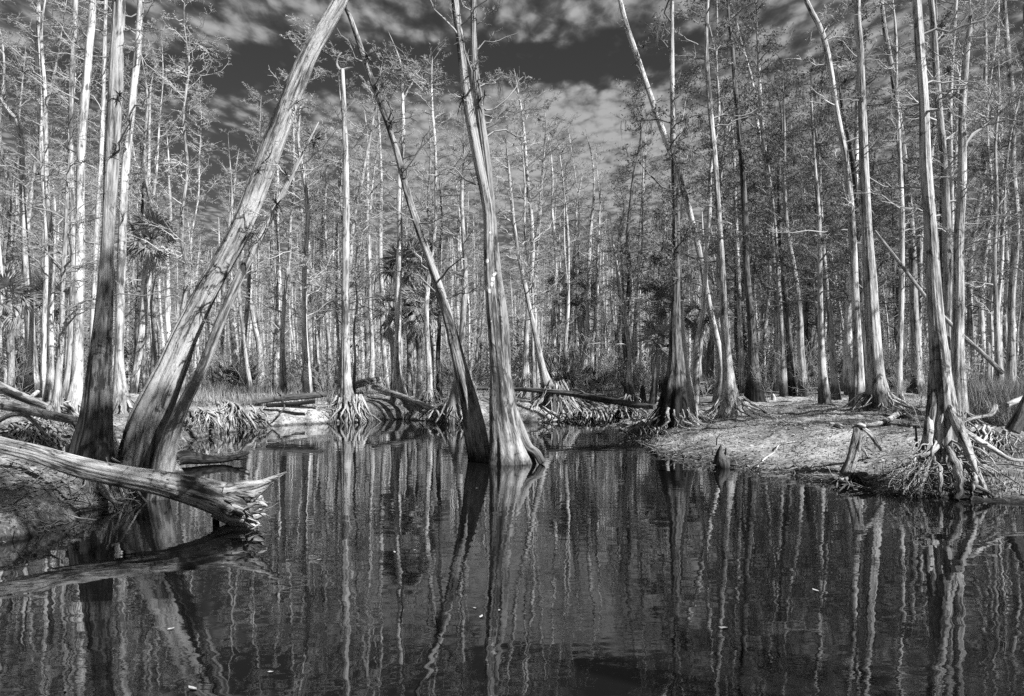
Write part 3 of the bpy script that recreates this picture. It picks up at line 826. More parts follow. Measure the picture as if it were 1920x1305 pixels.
BIG, BP, BR = tree('big pale cypress standing on tall exposed roots at the water edge', 'mid',
     [(1770, 880, 50), (1768, 820, 58), (1768, 770, 48), (1763, 700, 36), (1755, 600, 27), (1746, 435, 22), (1736, 300, 19), (1733, 200, 17), (1726, 100, 17), (1720, 0, 15)],
     d=13.0, crown_=dict(n=20, L=1.7, t0=.4, m1=7, m2=6), flute=(.25, 1.2, 6), nseg=48, rings=120, rib=.035, air=4, seed=77)
tree('pale cypress topped by a big spiky air plant behind the tall rooted one', 'mid',
     [(1800, 800, 36), (1799, 740, 28), (1796, 650, 20), (1795, 550, 18), (1797, 435, 17), (1805, 330, 14), (1807, 200, 13), (1812, 100, 11), (1818, 45, 9)],
     crown_=dict(n=18, L=1.8, t0=.4, m1=7, m2=6), flute=(.25, .9, 6), roots=(8, .9, .3), nseg=28, ext=0, air=3,
     forks=([(1803, 285, 9), (1818, 258, 8), (1842, 238, 7), (1868, 218, 6), (1892, 196, 5), (1890, 170, 3)],))
tree('shaded cypress squeezed between the tall rooted tree and the air plant tree', 'grey', [(1775, 790, 26), (1774, 700, 16), (1773, 500, 15), (1768, 330, 13), (1760, 180, 12), (1750, 0, 10)], crown_=CM, nseg=20, air=2)
tree('thin pale cypress rising behind the shaded one near the tall rooted tree', 'pale', [(1787, 745, 14), (1786, 600, 10), (1785, 400, 9), (1786, 230, 8), (1790, 100, 7), (1792, 0, 6)], crown_=CM, nseg=12)
tree('grey cypress with a dark lower trunk in the reeds', 'grey', [(1842, 725, 18), (1842, 640, 13), (1844, 500, 11), (1846, 360, 10), (1846, 230, 8), (1848, 100, 6), (1846, 0, 5)], crown_=CM, nseg=16, air=3)
tree('wavy barked cypress with a dark leaning lower trunk, last in the reeds', 'grey',
     [(1893, 735, 22), (1896, 650, 14), (1897, 560, 13), (1903, 420, 13), (1898, 320, 12), (1896, 180, 10), (1887, 60, 9), (1882, 0, 8)], crown_=CM, nseg=18, air=3)
tree('thin straight cypress in the reeds between the dark lower trunk and the wavy one', 'pale', [(1872, 725, 12), (1874, 560, 8), (1876, 300, 8), (1873, 150, 7), (1875, 0, 5)], crown_=CM, nseg=12, air=2)
tree('thin cypress half hidden at the photo border above the reeds', 'grey', [(1915, 728, 14), (1917, 560, 10), (1916, 300, 9), (1921, 100, 8), (1924, 0, 7)], crown_=CM, nseg=12, air=2)
print('traced trees', len(TREE_FOOT))
# ================================================================== exposed roots of the big tree at the water edge
def c5(x, y): return (1520 + x / 4.077, 680 + y / 4.077)
big_base = np.array(BIG.location)
def traced_root(parent, origin, path, w0, w1, d0, d1, seed, mat='root', conv=c5, nseg=9, name='root', lump=.2, rib=.09, wander=.022):
    n = len(path); P3 = []
    for i, (x, y) in enumerate(path):
        px, py = conv(x, y) if conv else (x, y)
        P3.append(W3(px, py, d0 + (d1 - d0) * i / (n - 1)))
    dm = (d0 + d1) / 2
    sc = (4.077 if conv is c5 else 1.0)
    R = np.linspace(w0, w1, n) * .5 / sc * dm / F
    R[0] *= .4; P3[0] = P3[0] + np.array([0, .12, 0])
    m = MB()
    m.tube(np.array(P3), R, nseg + 4, n * 7, seed, None, lump, rib, wander=wander)
    return m.build(name, MAT[mat], parent, origin)
ROOTS12 = [
    ([(1010, -120), (965, 40), (938, 200), (925, 360), (905, 510), (875, 620), (835, 690)], 96, 58, 13.05, 12.75),
    ([(925, 330), (915, 520), (895, 690), (880, 760), (855, 880), (805, 1010)], 90, 50, 12.9, 12.4),
    ([(1040, 300), (1010, 450), (995, 580), (945, 660), (880, 705), (825, 718)], 45, 34, 12.85, 12.55),
    ([(1075, 300), (1105, 470), (1155, 590), (1205, 700), (1275, 820), (1318, 940), (1328, 1035)], 95, 40, 12.75, 12.2),
    ([(1120, 450), (1240, 580), (1390, 660), (1520, 730), (1650, 750)], 62, 16, 12.8, 12.5),
    ([(1080, 640), (1100, 760), (1125, 860), (1142, 970), (1122, 1050)], 70, 44, 12.5, 12.1),
    ([(1110, 780), (1190, 920), (1300, 960), (1440, 1040)], 46, 24, 12.45, 12.1),
    ([(1280, 850), (1270, 900), (1235, 970), (1215, 1060)], 44, 28, 12.25, 12.1),
    ([(975, 720), (985, 840), (1000, 990)], 48, 32, 12.5, 12.25),
    ([(1140, 500), (1190, 440), (1290, 412), (1385, 395), (1402, 330)], 36, 40, 13.0, 14.2),
    ([(1200, 430), (1240, 480), (1300, 560)], 18, 10, 13.3, 13.1),
    ([(1225, 600), (1255, 680), (1300, 740)], 26, 14, 12.7, 12.6),
    ([(1320, 650), (1350, 710), (1410, 760)], 22, 10, 12.6, 12.5),
    ([(1235, 720), (1380, 765), (1520, 775), (1660, 800)], 20, 9, 12.6, 12.3),
    ([(1450, 800), (1520, 880), (1600, 960), (1660, 1000)], 18, 9, 12.6, 12.3),
    ([(1500, 880), (1490, 960), (1520, 1060)], 14, 9, 12.4, 12.2),
    ([(1060, 560), (1040, 700), (1060, 860), (1050, 1010)], 50, 26, 12.8, 12.45),
    ([(850, 740), (740, 800), (650, 870), (590, 960)], 18, 8, 12.6, 12.4),
    ([(860, 780), (760, 850), (680, 900), (610, 930)], 14, 6, 12.6, 12.4),
    ([(860, 820), (780, 890), (700, 930), (640, 990)], 14, 6, 12.55, 12.35),
    ([(850, 860), (770, 930), (720, 1010)], 22, 12, 12.5, 12.3),
    ([(830, 700), (740, 770), (640, 820)], 12, 5, 12.6, 12.5),
]
for i, (p, a, b, d0, d1) in enumerate(ROOTS12):
    traced_root(BIG, big_base, p, a * .88, b * .8, d0, d1, 300 + i, lump=.16)
r_ = rs(15)
for i in range(64):                                   # finer twisted roots between the stout ones
    x = r_.uniform(840, 1180); y = r_.uniform(560, 800); d = 12.75
    sgn = -1 if x < 1000 else 1
    tx = x + sgn * r_.uniform(10, 430 if sgn > 0 else 260); ty = r_.uniform(860, 1050) if r_.uniform() < .7 else r_.uniform(700, 900)
    path = []
    for t in np.linspace(0, 1, 7):
        path.append((x + (tx - x) * t + r_.normal() * 11, y + (ty - y) * t ** (1.5 if ty < 900 else 1.0) + r_.normal() * 9))
    traced_root(BIG, big_base, path, r_.uniform(7, 26), r_.uniform(3, 8), 12.8, r_.uniform(12.2, 12.6), 1000 + i, nseg=2)
m = MB(); r_ = rs(5)
Bq = np.array([W3(*c5(r_.uniform(620, 1050), r_.uniform(760, 960)), r_.uniform(12.3, 12.7)) for _ in range(240)])
dq = np.stack([r_.normal(size=240) - .3, r_.normal(size=240) * .4 - .3, -np.abs(r_.normal(size=240)) * .8], 1)
m.lines(grow_lines(Bq, nrm(dq), r_.uniform(.1, .4, 240), 5, r_, .2), .005 * np.linspace(1, .3, 5)[None] * np.ones((240, 1)), 3)
tag(m.build('rootlets', MAT['root'], BIG, big_base), kind='stuff')
# the cypress foot under the foreground log: roots into the water
L1 = [o for o in COL.objects if o.name == 'cypress_tree'][0]
def c1(x, y): return (x / 3.4286, 680 + y / 3.4286)
for i, (p, a, b, d0, d1) in enumerate([
    ([(540, 560), (560, 700), (590, 820), (630, 930)], 60, 16, 11.9, 11.5), ([(640, 600), (650, 750), (690, 850), (745, 900)], 90, 20, 11.9, 11.5),
    ([(450, 520), (400, 580), (330, 640), (240, 690)], 40, 14, 12.0, 11.8), ([(480, 720), (400, 770), (330, 800), (310, 905)], 36, 16, 11.8, 11.3),
    ([(500, 760), (430, 790), (360, 790), (260, 830)], 30, 10, 11.8, 11.4), ([(520, 790), (450, 850), (380, 900), (330, 910)], 26, 12, 11.7, 11.3),
    ([(500, 830), (440, 900), (430, 960), (440, 1030)], 30, 14, 11.5, 11.0), ([(610, 700), (600, 800), (560, 900), (520, 960)], 60, 22, 11.8, 11.3)]):
    traced_root(L1, np.array(L1.location), p, a / 3.4286 * 1.0, b / 3.4286, d0, d1, 350 + i, conv=c1)

# ================================================================== logs, stumps, knees and root tangles
def log(label, path, mat='log', name='fallen_log', cat='log', group=None, seed=1, nseg=16, jag=0.0, lump=.07, rib=.02, stubs=(), rings=None, lift=0.0):
    """path: (x, y, width, distance) on the photograph"""
    P3 = np.array([W3(x, y, d) for x, y, w, d in path]); P3[:, 2] += lift
    R = np.array([w * .5 * d / F for x, y, w, d in path])
    o = P3.mean(0)
    if stubs:
        root = thing(name, o, label, cat, group)
    m = MB()
    m.tube(P3, R, nseg, rings or max(14, len(path) * 8), seed, None, lump, rib, jag=jag)
    if not stubs:
        return tag(m.build(name, MAT[mat], None, o), label, cat, group)
    m.build('trunk', MAT[mat], root, o)
    if jag > .105:
        q = rs(seed + 3); n = 70
        e = P3[-1]; ax = nrm((P3[-1] - P3[-3])[None])[0]
        th = q.uniform(0, 6.283, n); rr = R[-2] * q.uniform(.3, 1.05, n)
        b = e - ax * q.uniform(.0, .3, n)[:, None] + np.stack([0.15 * np.cos(th), np.cos(th), np.sin(th)], 1) * rr[:, None]
        dv = nrm(ax[None] + np.stack([q.normal(size=n) * .2, q.normal(size=n) * .35, q.normal(size=n) * .35 + .1], 1))
        m = MB(); m.lines(grow_lines(b, dv, q.uniform(.12, .36, n), 5, q, .08), q.uniform(.006, .02, n)[:, None] * np.array([[1, 1, .8, .5, .1]]), 5)
        tag(m.build('splinters', MAT[mat], root, o), kind='stuff')
    for i, st in enumerate(stubs):
        P3_ = P3; P3 = np.array([W3(x, y, d) for x, y, w, d in st]); R = np.array([w * .5 * d / F for x, y, w, d in st])
        m = MB(); m.tube(P3, R, 8, len(st) * 5, seed + i + 1, None, .14, .05)
        m.build('branch_stub', MAT[mat], root, o)
    return root
def lg(x, y, w, up=0.0):
    """a log point lying on the ground: distance read from where its underside is seen"""
    d = hit(x, y + w * .45)
    return (x, y - up, w, d)
log('big silver driftwood log reaching from the bank over the water with a torn end',
    [(-110, 800, 34, 10.9), (0, 833, 29, 10.8), (70, 850, 31, 10.7), (150, 875, 36, 10.6), (230, 893, 38, 10.5), (310, 908, 44, 10.4), (380, 926, 56, 10.35), (425, 940, 66, 10.32), (452, 947, 78, 10.28), (474, 953, 72, 10.22)],
    'log', seed=4, nseg=48, rings=120, jag=.16, lump=.10, rib=.03, stubs=(
        [(430, 922, 40, 10.28), (462, 915, 28, 10.22), (488, 908, 15, 10.15), (514, 897, 9, 10.1), (537, 885, 2, 10.1)],
        [(448, 925, 36, 10.25), (474, 926, 24, 10.2), (494, 917, 12, 10.15), (512, 904, 4, 10.1)],
        [(440, 945, 50, 10.25), (470, 945, 32, 10.2), (488, 944, 16, 10.15), (501, 949, 3, 10.1)],
        [(430, 962, 44, 10.3), (460, 968, 30, 10.22), (480, 968, 16, 10.15), (497, 964, 4, 10.1)],
        [(410, 955, 36, 10.35), (440, 974, 28, 10.28), (466, 985, 14, 10.2), (480, 990, 3, 10.15)]))
log('short black post standing in the water under the silver log', [(406, 955, 13, 10.5), (405, 975, 13, 10.5), (404, 1003, 13, 10.5)], 'wetlog', 'wooden_post', 'post', seed=9, nseg=12)
log('low black waterlogged log with a pale splintered end lying in the pool', [(318, 868, 22, 16.2), (345, 858, 26, 16.4), (380, 861, 19, 16.6), (420, 861, 13, 16.8), (442, 858, 9, 16.8)], 'wetlog', seed=11, jag=.1,
    stubs=([(440, 857, 8, 16.8), (455, 853, 6, 16.8), (468, 848, 3, 16.8)], [(436, 860, 6, 16.8), (452, 860, 5, 16.8), (466, 857, 2, 16.8)], [(448, 850, 3, 16.8), (458, 836, 3, 16.8), (468, 815, 2, 16.8)]))
log('weathered log lying across the bank behind the silver log, dipping towards the dark cypress', [(-30, 765, 15, 15.0), (30, 775, 17, 14.6), (90, 788, 17, 14.3), (145, 800, 16, 14.0)], 'dusky', seed=21, lift=.1)
log('grey log leaning down from the photo border behind the root pile', [(-30, 712, 20, 17.5), (20, 735, 18, 17.0), (60, 752, 16, 16.7), (92, 764, 12, 16.5)], 'dusky', seed=22)
log('pale broken branch between black footed trunks on the bank', [lg(55, 750, 6, 3), lg(75, 738, 8, 6), lg(110, 728, 7, 9), lg(135, 722, 8, 9)], 'log', 'fallen_branch', 'branch', seed=23)
log('curved bare root arching over the bank above the silver log', [(-5, 790, 9, 13.6), (20, 778, 9, 13.5), (45, 778, 8, 13.4), (68, 795, 8, 13.3), (88, 818, 6, 13.2)], 'root', 'dead_root', 'root', seed=24)
log('thin fallen log lying along the grassy bank', [(425, 766, 6, 27.5), (470, 758, 9, 28), (530, 749, 11, 28.5), (590, 744, 11, 29), (612, 742, 8, 29.2)], 'grey', seed=25, lift=.05,
    stubs=([(522, 750, 5, 28.4), (528, 742, 4, 28.4), (520, 735, 3, 28.4)], [(530, 752, 5, 28.2), (533, 764, 4, 28), (522, 778, 3, 27.6), (516, 782, 2, 27.5)]))
log('dark fallen log just below the thin one on the grassy bank', [(500, 760, 7, 27.8), (540, 758, 8, 28.2), (590, 753, 8, 28.6)], 'dark', seed=26)
log('short pale log beside the white dead cypress', [(662, 730, 12, 36), (685, 723, 14, 36.4), (715, 718, 12, 37)], 'log', seed=27, lift=.15, stubs=([(712, 716, 6, 37), (722, 710, 4, 37), (730, 704, 2, 37)],))
log('straight grey log sloping down to the water between pale cypresses', [(700, 731, 10, 33), (740, 745, 11, 32), (775, 758, 12, 31), (810, 773, 11, 30), (846, 786, 8, 29)], 'mid', seed=28, lift=.12)
log('long fallen trunk propped on roots across the inlet shore', [(870, 732, 6, 32), (930, 733, 7, 31.5), (1000, 736, 8, 31), (1060, 742, 9, 30), (1120, 752, 11, 29), (1180, 763, 12, 28), (1228, 769, 10, 27)], 'grey', seed=29, lift=.1, rings=60, lump=.2, rib=.05,
    stubs=([(1100, 748, 5, 29.4), (1096, 738, 4, 29.4), (1088, 732, 2, 29.4)], [(1150, 757, 5, 28.5), (1160, 748, 3, 28.5), (1172, 744, 2, 28.5)]))
log('leaning dead pole crossing between the cone footed cypress and the tall rooted tree', [(1640, 432, 4, 20), (1690, 497, 6, 20), (1735, 556, 6, 20), (1790, 615, 7, 20), (1850, 670, 8, 20), (1880, 700, 8, 20)], 'grey', 'leaning_dead_pole', 'dead tree', seed=30, rings=40)
log('weathered root limb lying on the sunny bank behind the forked stump', [lg(1605, 800, 8), lg(1640, 796, 9), lg(1668, 788, 10, 2), lg(1688, 780, 10, 3), lg(1720, 788, 7)], 'root', 'dead_root', 'root', seed=31)
log('short broken log stub lying on the sunny bank', [lg(1556, 797, 9), lg(1568, 797, 10), lg(1580, 801, 7)], 'log', 'log_stub', 'log', seed=32, jag=.05)
log('pale branch lying across the reeds side of the bank behind the tall rooted tree', [(1888, 760, 9, 15), (1905, 752, 10, 15.2), (1930, 742, 10, 15.4)], 'log', seed=33)
log('thick leaning stump cut by the photo border near the reeds', [(1898, 808, 26, 14), (1912, 780, 22, 14), (1925, 750, 18, 14), (1940, 720, 15, 14)], 'grey', 'leaning_stump', 'stump', seed=34)
log('thin white curved stick at the water edge of the sunny bank', [lg(1420, 876, 3), lg(1436, 858, 4), lg(1452, 848, 3), lg(1464, 836, 3, 4), lg(1490, 828, 2)], 'log', 'fallen_stick', 'stick', seed=35, nseg=6)
log('small upright twig stuck in the sunny bank', [(1344, 835, 3, 17.5), (1345, 822, 3, 17.5), (1349, 816, 2, 17.5)], 'log', 'upright_stick', 'stick', seed=36, nseg=6)
log('dark stake standing beside the tall rooted tree', [(1719, 838, 4, 14), (1718, 815, 4, 14), (1717, 798, 3, 14)], 'dark', 'stake', 'stake', seed=37, nseg=6)

# forked stump on the sunny bank
d_ = 14.4
st = thing('forked_stump', W3(1610, 880, d_), 'bleached two legged stump straddling the edge of the sunny bank', 'stump')
so = np.array(st.location)
for i, (p, a, b) in enumerate([([(1611, 797), (1605, 812), (1598, 838), (1591, 862), (1578, 886)], 15, 9), ([(1618, 797), (1614, 818), (1608, 846), (1602, 868), (1597, 886)], 11, 7),
                               ([(1618, 799), (1630, 812), (1641, 828), (1652, 844)], 10, 5), ([(1611, 834), (1618, 842), (1626, 855)], 6, 3), ([(1603, 803), (1611, 797), (1622, 800)], 9, 7)]):
    traced_root(st, so, p, a, b, d_, d_ - (.1 if i < 2 else -.5 * (i == 2)), 400 + i, conv=None, name='leg' if i != 4 else 'stump_top', lump=.1, rib=.08, wander=0, nseg=12)
# broken stump by the water
ks = thing('broken_stump', W3(1350, 872, 16.0), 'small jagged dark stump at the tip of the sunny bank', 'stump')
for i, (p, a, b) in enumerate([([(1353, 880), (1352, 868), (1350, 857), (1349, 847), (1352, 834)], 40, 2), ([(1356, 862), (1360, 850), (1361, 840)], 7, 2), ([(1361, 874), (1372, 871), (1384, 873)], 6, 2), ([(1345, 868), (1336, 870), (1330, 876)], 7, 3)]):
    traced_root(ks, np.array(ks.location), p, a, b, 16.2, 16.1, 420 + i, conv=None, mat='grey', name='stump_spike' if i else 'stump_body', lump=.06, rib=.10, wander=0, nseg=12)
# knees
for i, (x, y, w, hh, lab) in enumerate([(1857, 778, 20, 44, 'tall weathered knee joined to the tall rooted tree by a root'), (1690, 760, 12, 22, 'pale knee beside the foot of the stout pale cypress'),
                                        (1838, 765, 9, 30, 'dark narrow knee in front of the reeds'), (1872, 770, 10, 34, 'dark leaning knee near the photo border reeds'),
                                        (1450, 750, 8, 12, 'low rounded knee behind the charcoal cypress'), (97, 790, 9, 42, 'upright dead snag among the root pile'), (60, 772, 8, 30, 'slim grey knee left of the dead snag'),
                                        (1205, 752, 14, 30, 'dark knee beside the small rooted knee tree'), (560, 752, 6, 14, 'small knee at the end of the thin fallen log')]):
    d = hit(x, y)
    m = MB()
    m.tube([W3(x, y + 12, d), W3(x, y, d), W3(x + .5, y - hh * .5, d), W3(x - .5, y - hh * .85, d), W3(x, y - hh, d)], np.array([w * .8, w * .62, w * .42, w * .3, w * .12]) * d / F, 14, 26, 500 + i, (.3, .5, 5), .1, .04)
    o = W3(x, y, d)
    tag(m.build('cypress_knee', MAT['grey' if 'dark' in lab or 'grey' in lab else 'root'], None, o), lab, 'cypress knee')
# root tangles draped over the banks
def tangle(label, cx, cy, x0, x1, yb, n, seed, thick=5, lean=0.0, top=None):
    n = int(n * 1.8)
    d = hit(cx, cy + 6)
    root = thing('root_tangle', W3(cx, cy, d), label, 'roots')
    o = np.array(root.location); r_ = rs(seed)
    for i in range(n):
        ex = x0 + (x1 - x0) * (i + r_.uniform(0, 1)) / n
        sx = cx + (ex - cx) * r_.uniform(-.1, .8) + r_.normal() * 9
        ey = yb + r_.uniform(-6, 8)
        sy = cy + abs(sx - cx) / max(abs(x1 - x0), 1) * 22 + r_.uniform(-6, 8)
        de = hit(ex, ey + 3); dm = d - .05
        path = []
        for t in np.linspace(0, 1, 6):
            x = sx + (ex - sx) * t + lean * math.sin(t * 3.14) * 8 + r_.normal() * 2.6
            y = sy + (ey - sy) * t ** 1.15 - 5 * math.sin(t * 3.14)
            path.append(W3(x, y, d + (de - d) * t - .15 * math.sin(t * 3.14)))
        w = thick * r_.choice([.25, .35, .5, .95]) * d / F
        m = MB(); m.tube(np.array(path), np.linspace(w * .7, w * .2, 6), 5, 12, seed + i, None, .2, 0, wander=.05)
        m.build('root', MAT['root'], root, o)
    return root
tangle('mass of pale roots spilling down the grassy bank into the pool', 425, 758, 372, 512, 803, 34, 600, 6)
tangle('thin pale roots trailing from the slim leaning cypress along the grassy bank', 372, 768, 338, 430, 812, 16, 620, 5, 1)
tangle('pale roots strewn below the buttressed stump at the far shore', 830, 765, 780, 870, 788, 18, 640, 5)
tangle('dense dark root thicket under the long fallen trunk', 1070, 750, 1010, 1145, 787, 36, 680, 6, 1)
tangle('tangled roots below the long fallen trunk towards the inlet mouth', 1165, 762, 1120, 1225, 783, 20, 720, 5)
tangle('white splintered roots at the nose of the sunny bank', 1215, 790, 1168, 1262, 815, 22, 760, 5, -1)
tangle('roots fanning down the shaded bank left of the tall rooted tree', 1600, 890, 1555, 1640, 912, 14, 800, 6)
tangle('root pile crossing the bank behind the silver log', 60, 790, -10, 145, 838, 26, 840, 7)
tangle('pale root fan at the foot of the pale trunk cluster beside the pool', 125, 775, 90, 190, 812, 16, 880, 6)
tangle('low roots along the bank right of the tall rooted tree', 1850, 800, 1800, 1925, 850, 16, 920, 5)

# ================================================================== cabbage palms
def frond_mesh(seed, dead=False):
    m = MB(); r_ = rs(seed)
    pl = r_.uniform(.45, .7) if not dead else .4
    Pp = np.array([[[0, 0, 0], [pl * .5, 0, .03], [pl, 0, -.02]]], float)
    m.lines(Pp, np.array([[.016, .013, .009]]), 4)
    n = 26
    a = np.linspace(-1.75, 1.75, n) + r_.normal(size=n) * .06
    sp = .5 if not dead else .22
    d = np.stack([np.cos(a * (1 if not dead else .4)), np.sin(a * (1 if not dead else .4)), .25 - np.abs(a) * .28 * sp + r_.normal(size=n) * .08], 1)
    L = (.78 - .12 * np.abs(a)) * r_.uniform(.8, 1.1, n)
    m.blades(np.tile([[pl, 0, -.02]], (n, 1)), d, L, np.full(n, .05), np.full(n, .35 if not dead else .5), 4)
    return m.mesh('frond', MAT['deadfrond' if dead else 'frond'])
FR = [frond_mesh(s) for s in (1, 2, 3)]; FD = [frond_mesh(s, True) for s in (4, 5)]
def palm(label, bx, by, cx, cy, d=None, nf=24, ndead=8, seed=0, tw=13, sc=1.0):
    r_ = rs(seed + 40)
    d = d or hit(bx, by)
    b = W3(bx, by, d); b[2] = h1(b[0], b[1]) - .1
    c = W3(cx, cy, d)
    root = thing('cabbage_palm', b, label, 'palm')
    m = MB(); w = tw * .5 * d / F
    pts = [b, b * .6 + c * .4 + [.05, 0, 0], b * .2 + c * .8, c]
    PP, RR = m.tube(pts, [w, w * .85, w * 1.2, w * .8], 12, 30, seed, None, .06, .03)
    boots = 60; t = r_.uniform(.55, .98, boots); a = r_.uniform(0, 6.28, boots)
    pb = b[None] * (1 - t[:, None]) + c[None] * t[:, None]
    dr = np.stack([np.cos(a), np.sin(a), np.full(boots, .9)], 1)
    m.lines(grow_lines(pb, nrm(dr), np.full(boots, .28), 3, r_, .02), .03 * np.array([[1, .8, .3]]) * np.ones((boots, 1)), 3)
    m.build('trunk', MAT['grey'], root, b)
    for i in range(nf + ndead):
        dead = i >= nf
        o = link('frond' if not dead else 'dead_frond', (FD if dead else FR)[r_.randint(0, 2 if dead else 3)], root, c - b + r_.normal(size=3) * .05)
        el = r_.uniform(-.5, 1.25) if not dead else r_.uniform(-1.45, -1.0)
        o.rotation_euler = (r_.normal() * .5, -el, i * 2.4 + r_.normal() * .3)
        s_ = sc * r_.uniform(.8, 1.15); o.scale = (s_, s_, s_)
palm('shaggy cabbage palm with dark crown behind the smooth pale trunk at the left', 250, 738, 284, 452, None, 30, 5, 1, 16, 1.25)
palm('cabbage palm with dark high crown in the middle wood', 768, 728, 764, 505, 35, 28, 8, 2, 14, 1.3)
palm('cabbage palm with a pale skirt of dead fronds behind the forked pale cypress', 738, 735, 735, 580, 34, 14, 26, 3, 13, 1.15)
palm('cabbage palm with pale dead fronds hanging left of the cut leaning trunk', 786, 735, 784, 575, 33.5, 14, 26, 4, 13, 1.15)
palm('cabbage palm behind the stilted cypress with round crown', 1072, 728, 1064, 520, 46, 26, 4, 5, 12, 1.3)
palm('cabbage palm with low crown beside the white pair of trunks', 1092, 728, 1088, 560, 44, 22, 8, 6, 12, 1.1)
palm('squat cabbage palm with dark trunk left of the dark bent cypress', 1222, 735, 1232, 640, 36, 22, 10, 7, 16, 1.0)
palm('cabbage palm with high crown behind the dark bent cypress', 1240, 730, 1238, 565, 42, 24, 6, 8, 12, 1.2)
palm('palm with ragged crown between the leaning cypress and the splayed root tree', 1300, 735, 1312, 590, 36, 24, 10, 9, 16, 1.1)
palm('palm low in the wood near the white sand patch', 1662, 735, 1655, 702, 40, 20, 3, 10, 12, 1.0)
palm('palmetto bush beside the pale curved cypress', 1590, 728, 1588, 695, 42, 18, 2, 11, 10, 1.0)
palm('palm crown hanging over the black footed trunks at the left border', 20, 735, 14, 560, 30, 22, 8, 12, 15, 1.1)
palm('palm with drooping fronds behind the three pale trunks of the left bank', 100, 728, 96, 565, 36, 22, 8, 13, 13, 1.1)

# ================================================================== the wood behind: individual trees sharing a few forms
FORMS = []
def form(seed, kind):
    r_ = rs(seed)
    hgt = 16.5
    lean = r_.normal(size=2) * (.5 if kind != 'bent' else 1.3)
    z = np.linspace(0, 1, 7)
    w = np.cumsum(r_.normal(size=(7, 2)) * .13, 0); w -= w[0]
    pts = np.stack([lean[0] * z ** 1.5 + w[:, 0], lean[1] * z ** 1.5 + w[:, 1], z * hgt], 1)
    pts[0, 2] = -.4
    rad = np.array([.27, .14, .115, .098, .075, .045, .008]) * r_.uniform(.85, 1.15)
    if kind == 'thin': rad = rad * .62
    m = MB(); PP, RR = m.tube(pts, rad, 9, 32, seed, (.3, .8, 5), .05, .02, wander=.11)
    if kind == 'fork':
        i = 15; p = PP[i]
        q = np.stack([p, p + [.3, .1, 1.2], p + [.5, .2, 3], p + [.55, .3, 5.5]])
        m.tube(q, [.08, .07, .05, .015], 8, 14, seed + 1, None, .05)
    tr = m.mesh('trunk', MAT[['pale', 'pale', 'grey'][seed % 3] if kind != 'dark' else 'dark'])
    m = MB()
    B = crown(m, PP, RR, r_, 62 if kind != 'snag' else 26, 2.4, .22, 1.0, 9, 8, (-.1, .8), twr=.0075)
    cr = m.mesh('crown', MAT['twig' if kind not in ('dark', 'bent') else 'twigd'])
    lf = None
    if kind in ('dark', 'bent'):
        m = MB(); S1_ = crown.S1; k = 2600
        m.quads(S1_[r_.randint(0, len(S1_), k), r_.randint(1, 4, k)] + r_.normal(size=(k, 3)) * [.12, .12, .08], r_.uniform(.035, .085, k), r_, .4)
        lf = m.mesh('dead_leaves', MAT['moss'])
    FORMS.append((tr, cr, kind, B, lf))
for i, k in enumerate(['thin', 'straight', 'fork', 'thin', 'bent', 'snag', 'dark', 'straight', 'thin', 'bent', 'fork', 'dark']):
    form(900 + i, k)
MARKS = [(184, 'the dark dappled cypress'), (300, 'the massive leaning cypress'), (445, 'the grassy bank trunk'), (588, 'the pale clump on the grass'), (652, 'the white dead cypress'), (750, 'the forked pale cypress'),
         (805, 'the spidery cypress'), (938, 'the twin trunked cypress'), (1031, 'the tilted grey cypress'), (1100, 'the close white pair'), (1182, 'the small knee tree'), (1266, 'the dark bent cypress'), (1368, 'the splayed cypress'),
         (1415, 'the charcoal cypress'), (1507, 'the grey leaning cypress'), (1645, 'the stout pale cypress'), (1718, 'the black cone cypress'), (1768, 'the tall rooted cypress'), (1842, 'the dark lower trunk'), (1895, 'the wavy barked cypress')]
ORD = ['nearest', 'second', 'third', 'fourth', 'fifth', 'sixth', 'seventh', 'eighth', 'ninth', 'tenth', 'eleventh', 'twelfth', 'thirteenth', 'fourteenth', 'fifteenth', 'sixteenth', 'seventeenth', 'eighteenth', 'nineteenth', 'twentieth', 'twenty first', 'twenty second', 'twenty third', 'twenty fourth', 'twenty fifth', 'twenty sixth', 'twenty seventh', 'twenty eighth']
def by_mark(items, text, key=None):
    """items: (object, px, word, order); each gets a label that counts away from the nearest landmark"""
    rows = {}
    for it in items:
        px = it[1]
        ms = [k for k in range(len(MARKS)) if MARKS[k][0] <= px]
        rows.setdefault(ms[-1] if ms else -1, []).append(it)
    for k, lst in rows.items():
        lst.sort(key=(lambda it: key(it)) if key else (lambda it: -it[1] if k < 0 else it[1]))
        side = 'left' if k < 0 else 'right'
        for i, it in enumerate(lst):
            it[0]['label'] = text.format(w=it[2], o=ORD[min(i, 27)] if not (key and i == 0) else 'highest', side=side, mark=MARKS[max(k, 0)][1])
ZONES = [(-9999, 200, 'bare cypress in the crowd behind the pale trunks of the left bank', 'wood behind the left bank'),
         (200, 400, 'bare cypress seen between the dark dappled trunk and the leaning giant', 'wood behind the leaning giant'),
         (400, 640, 'slender bare cypress in the wood behind the grassy bank', 'wood behind the grassy bank'),
         (640, 880, 'slender bare cypress in the wood behind the white dead tree and the sloping grey log', 'wood behind the white dead tree'),
         (880, 1240, 'slender bare cypress in the wood behind the long fallen trunk', 'wood behind the long fallen trunk'),
         (1240, 1620, 'bare cypress in the wood behind the sunny bank', 'wood behind the sunny bank'),
         (1620, 9999, 'bare cypress in the wood behind the reeds and the tall rooted tree', 'wood behind the reeds')]
def zone(px):
    for a, b, l, g in ZONES:
        if a <= px < b: return l, g
PROTO = []
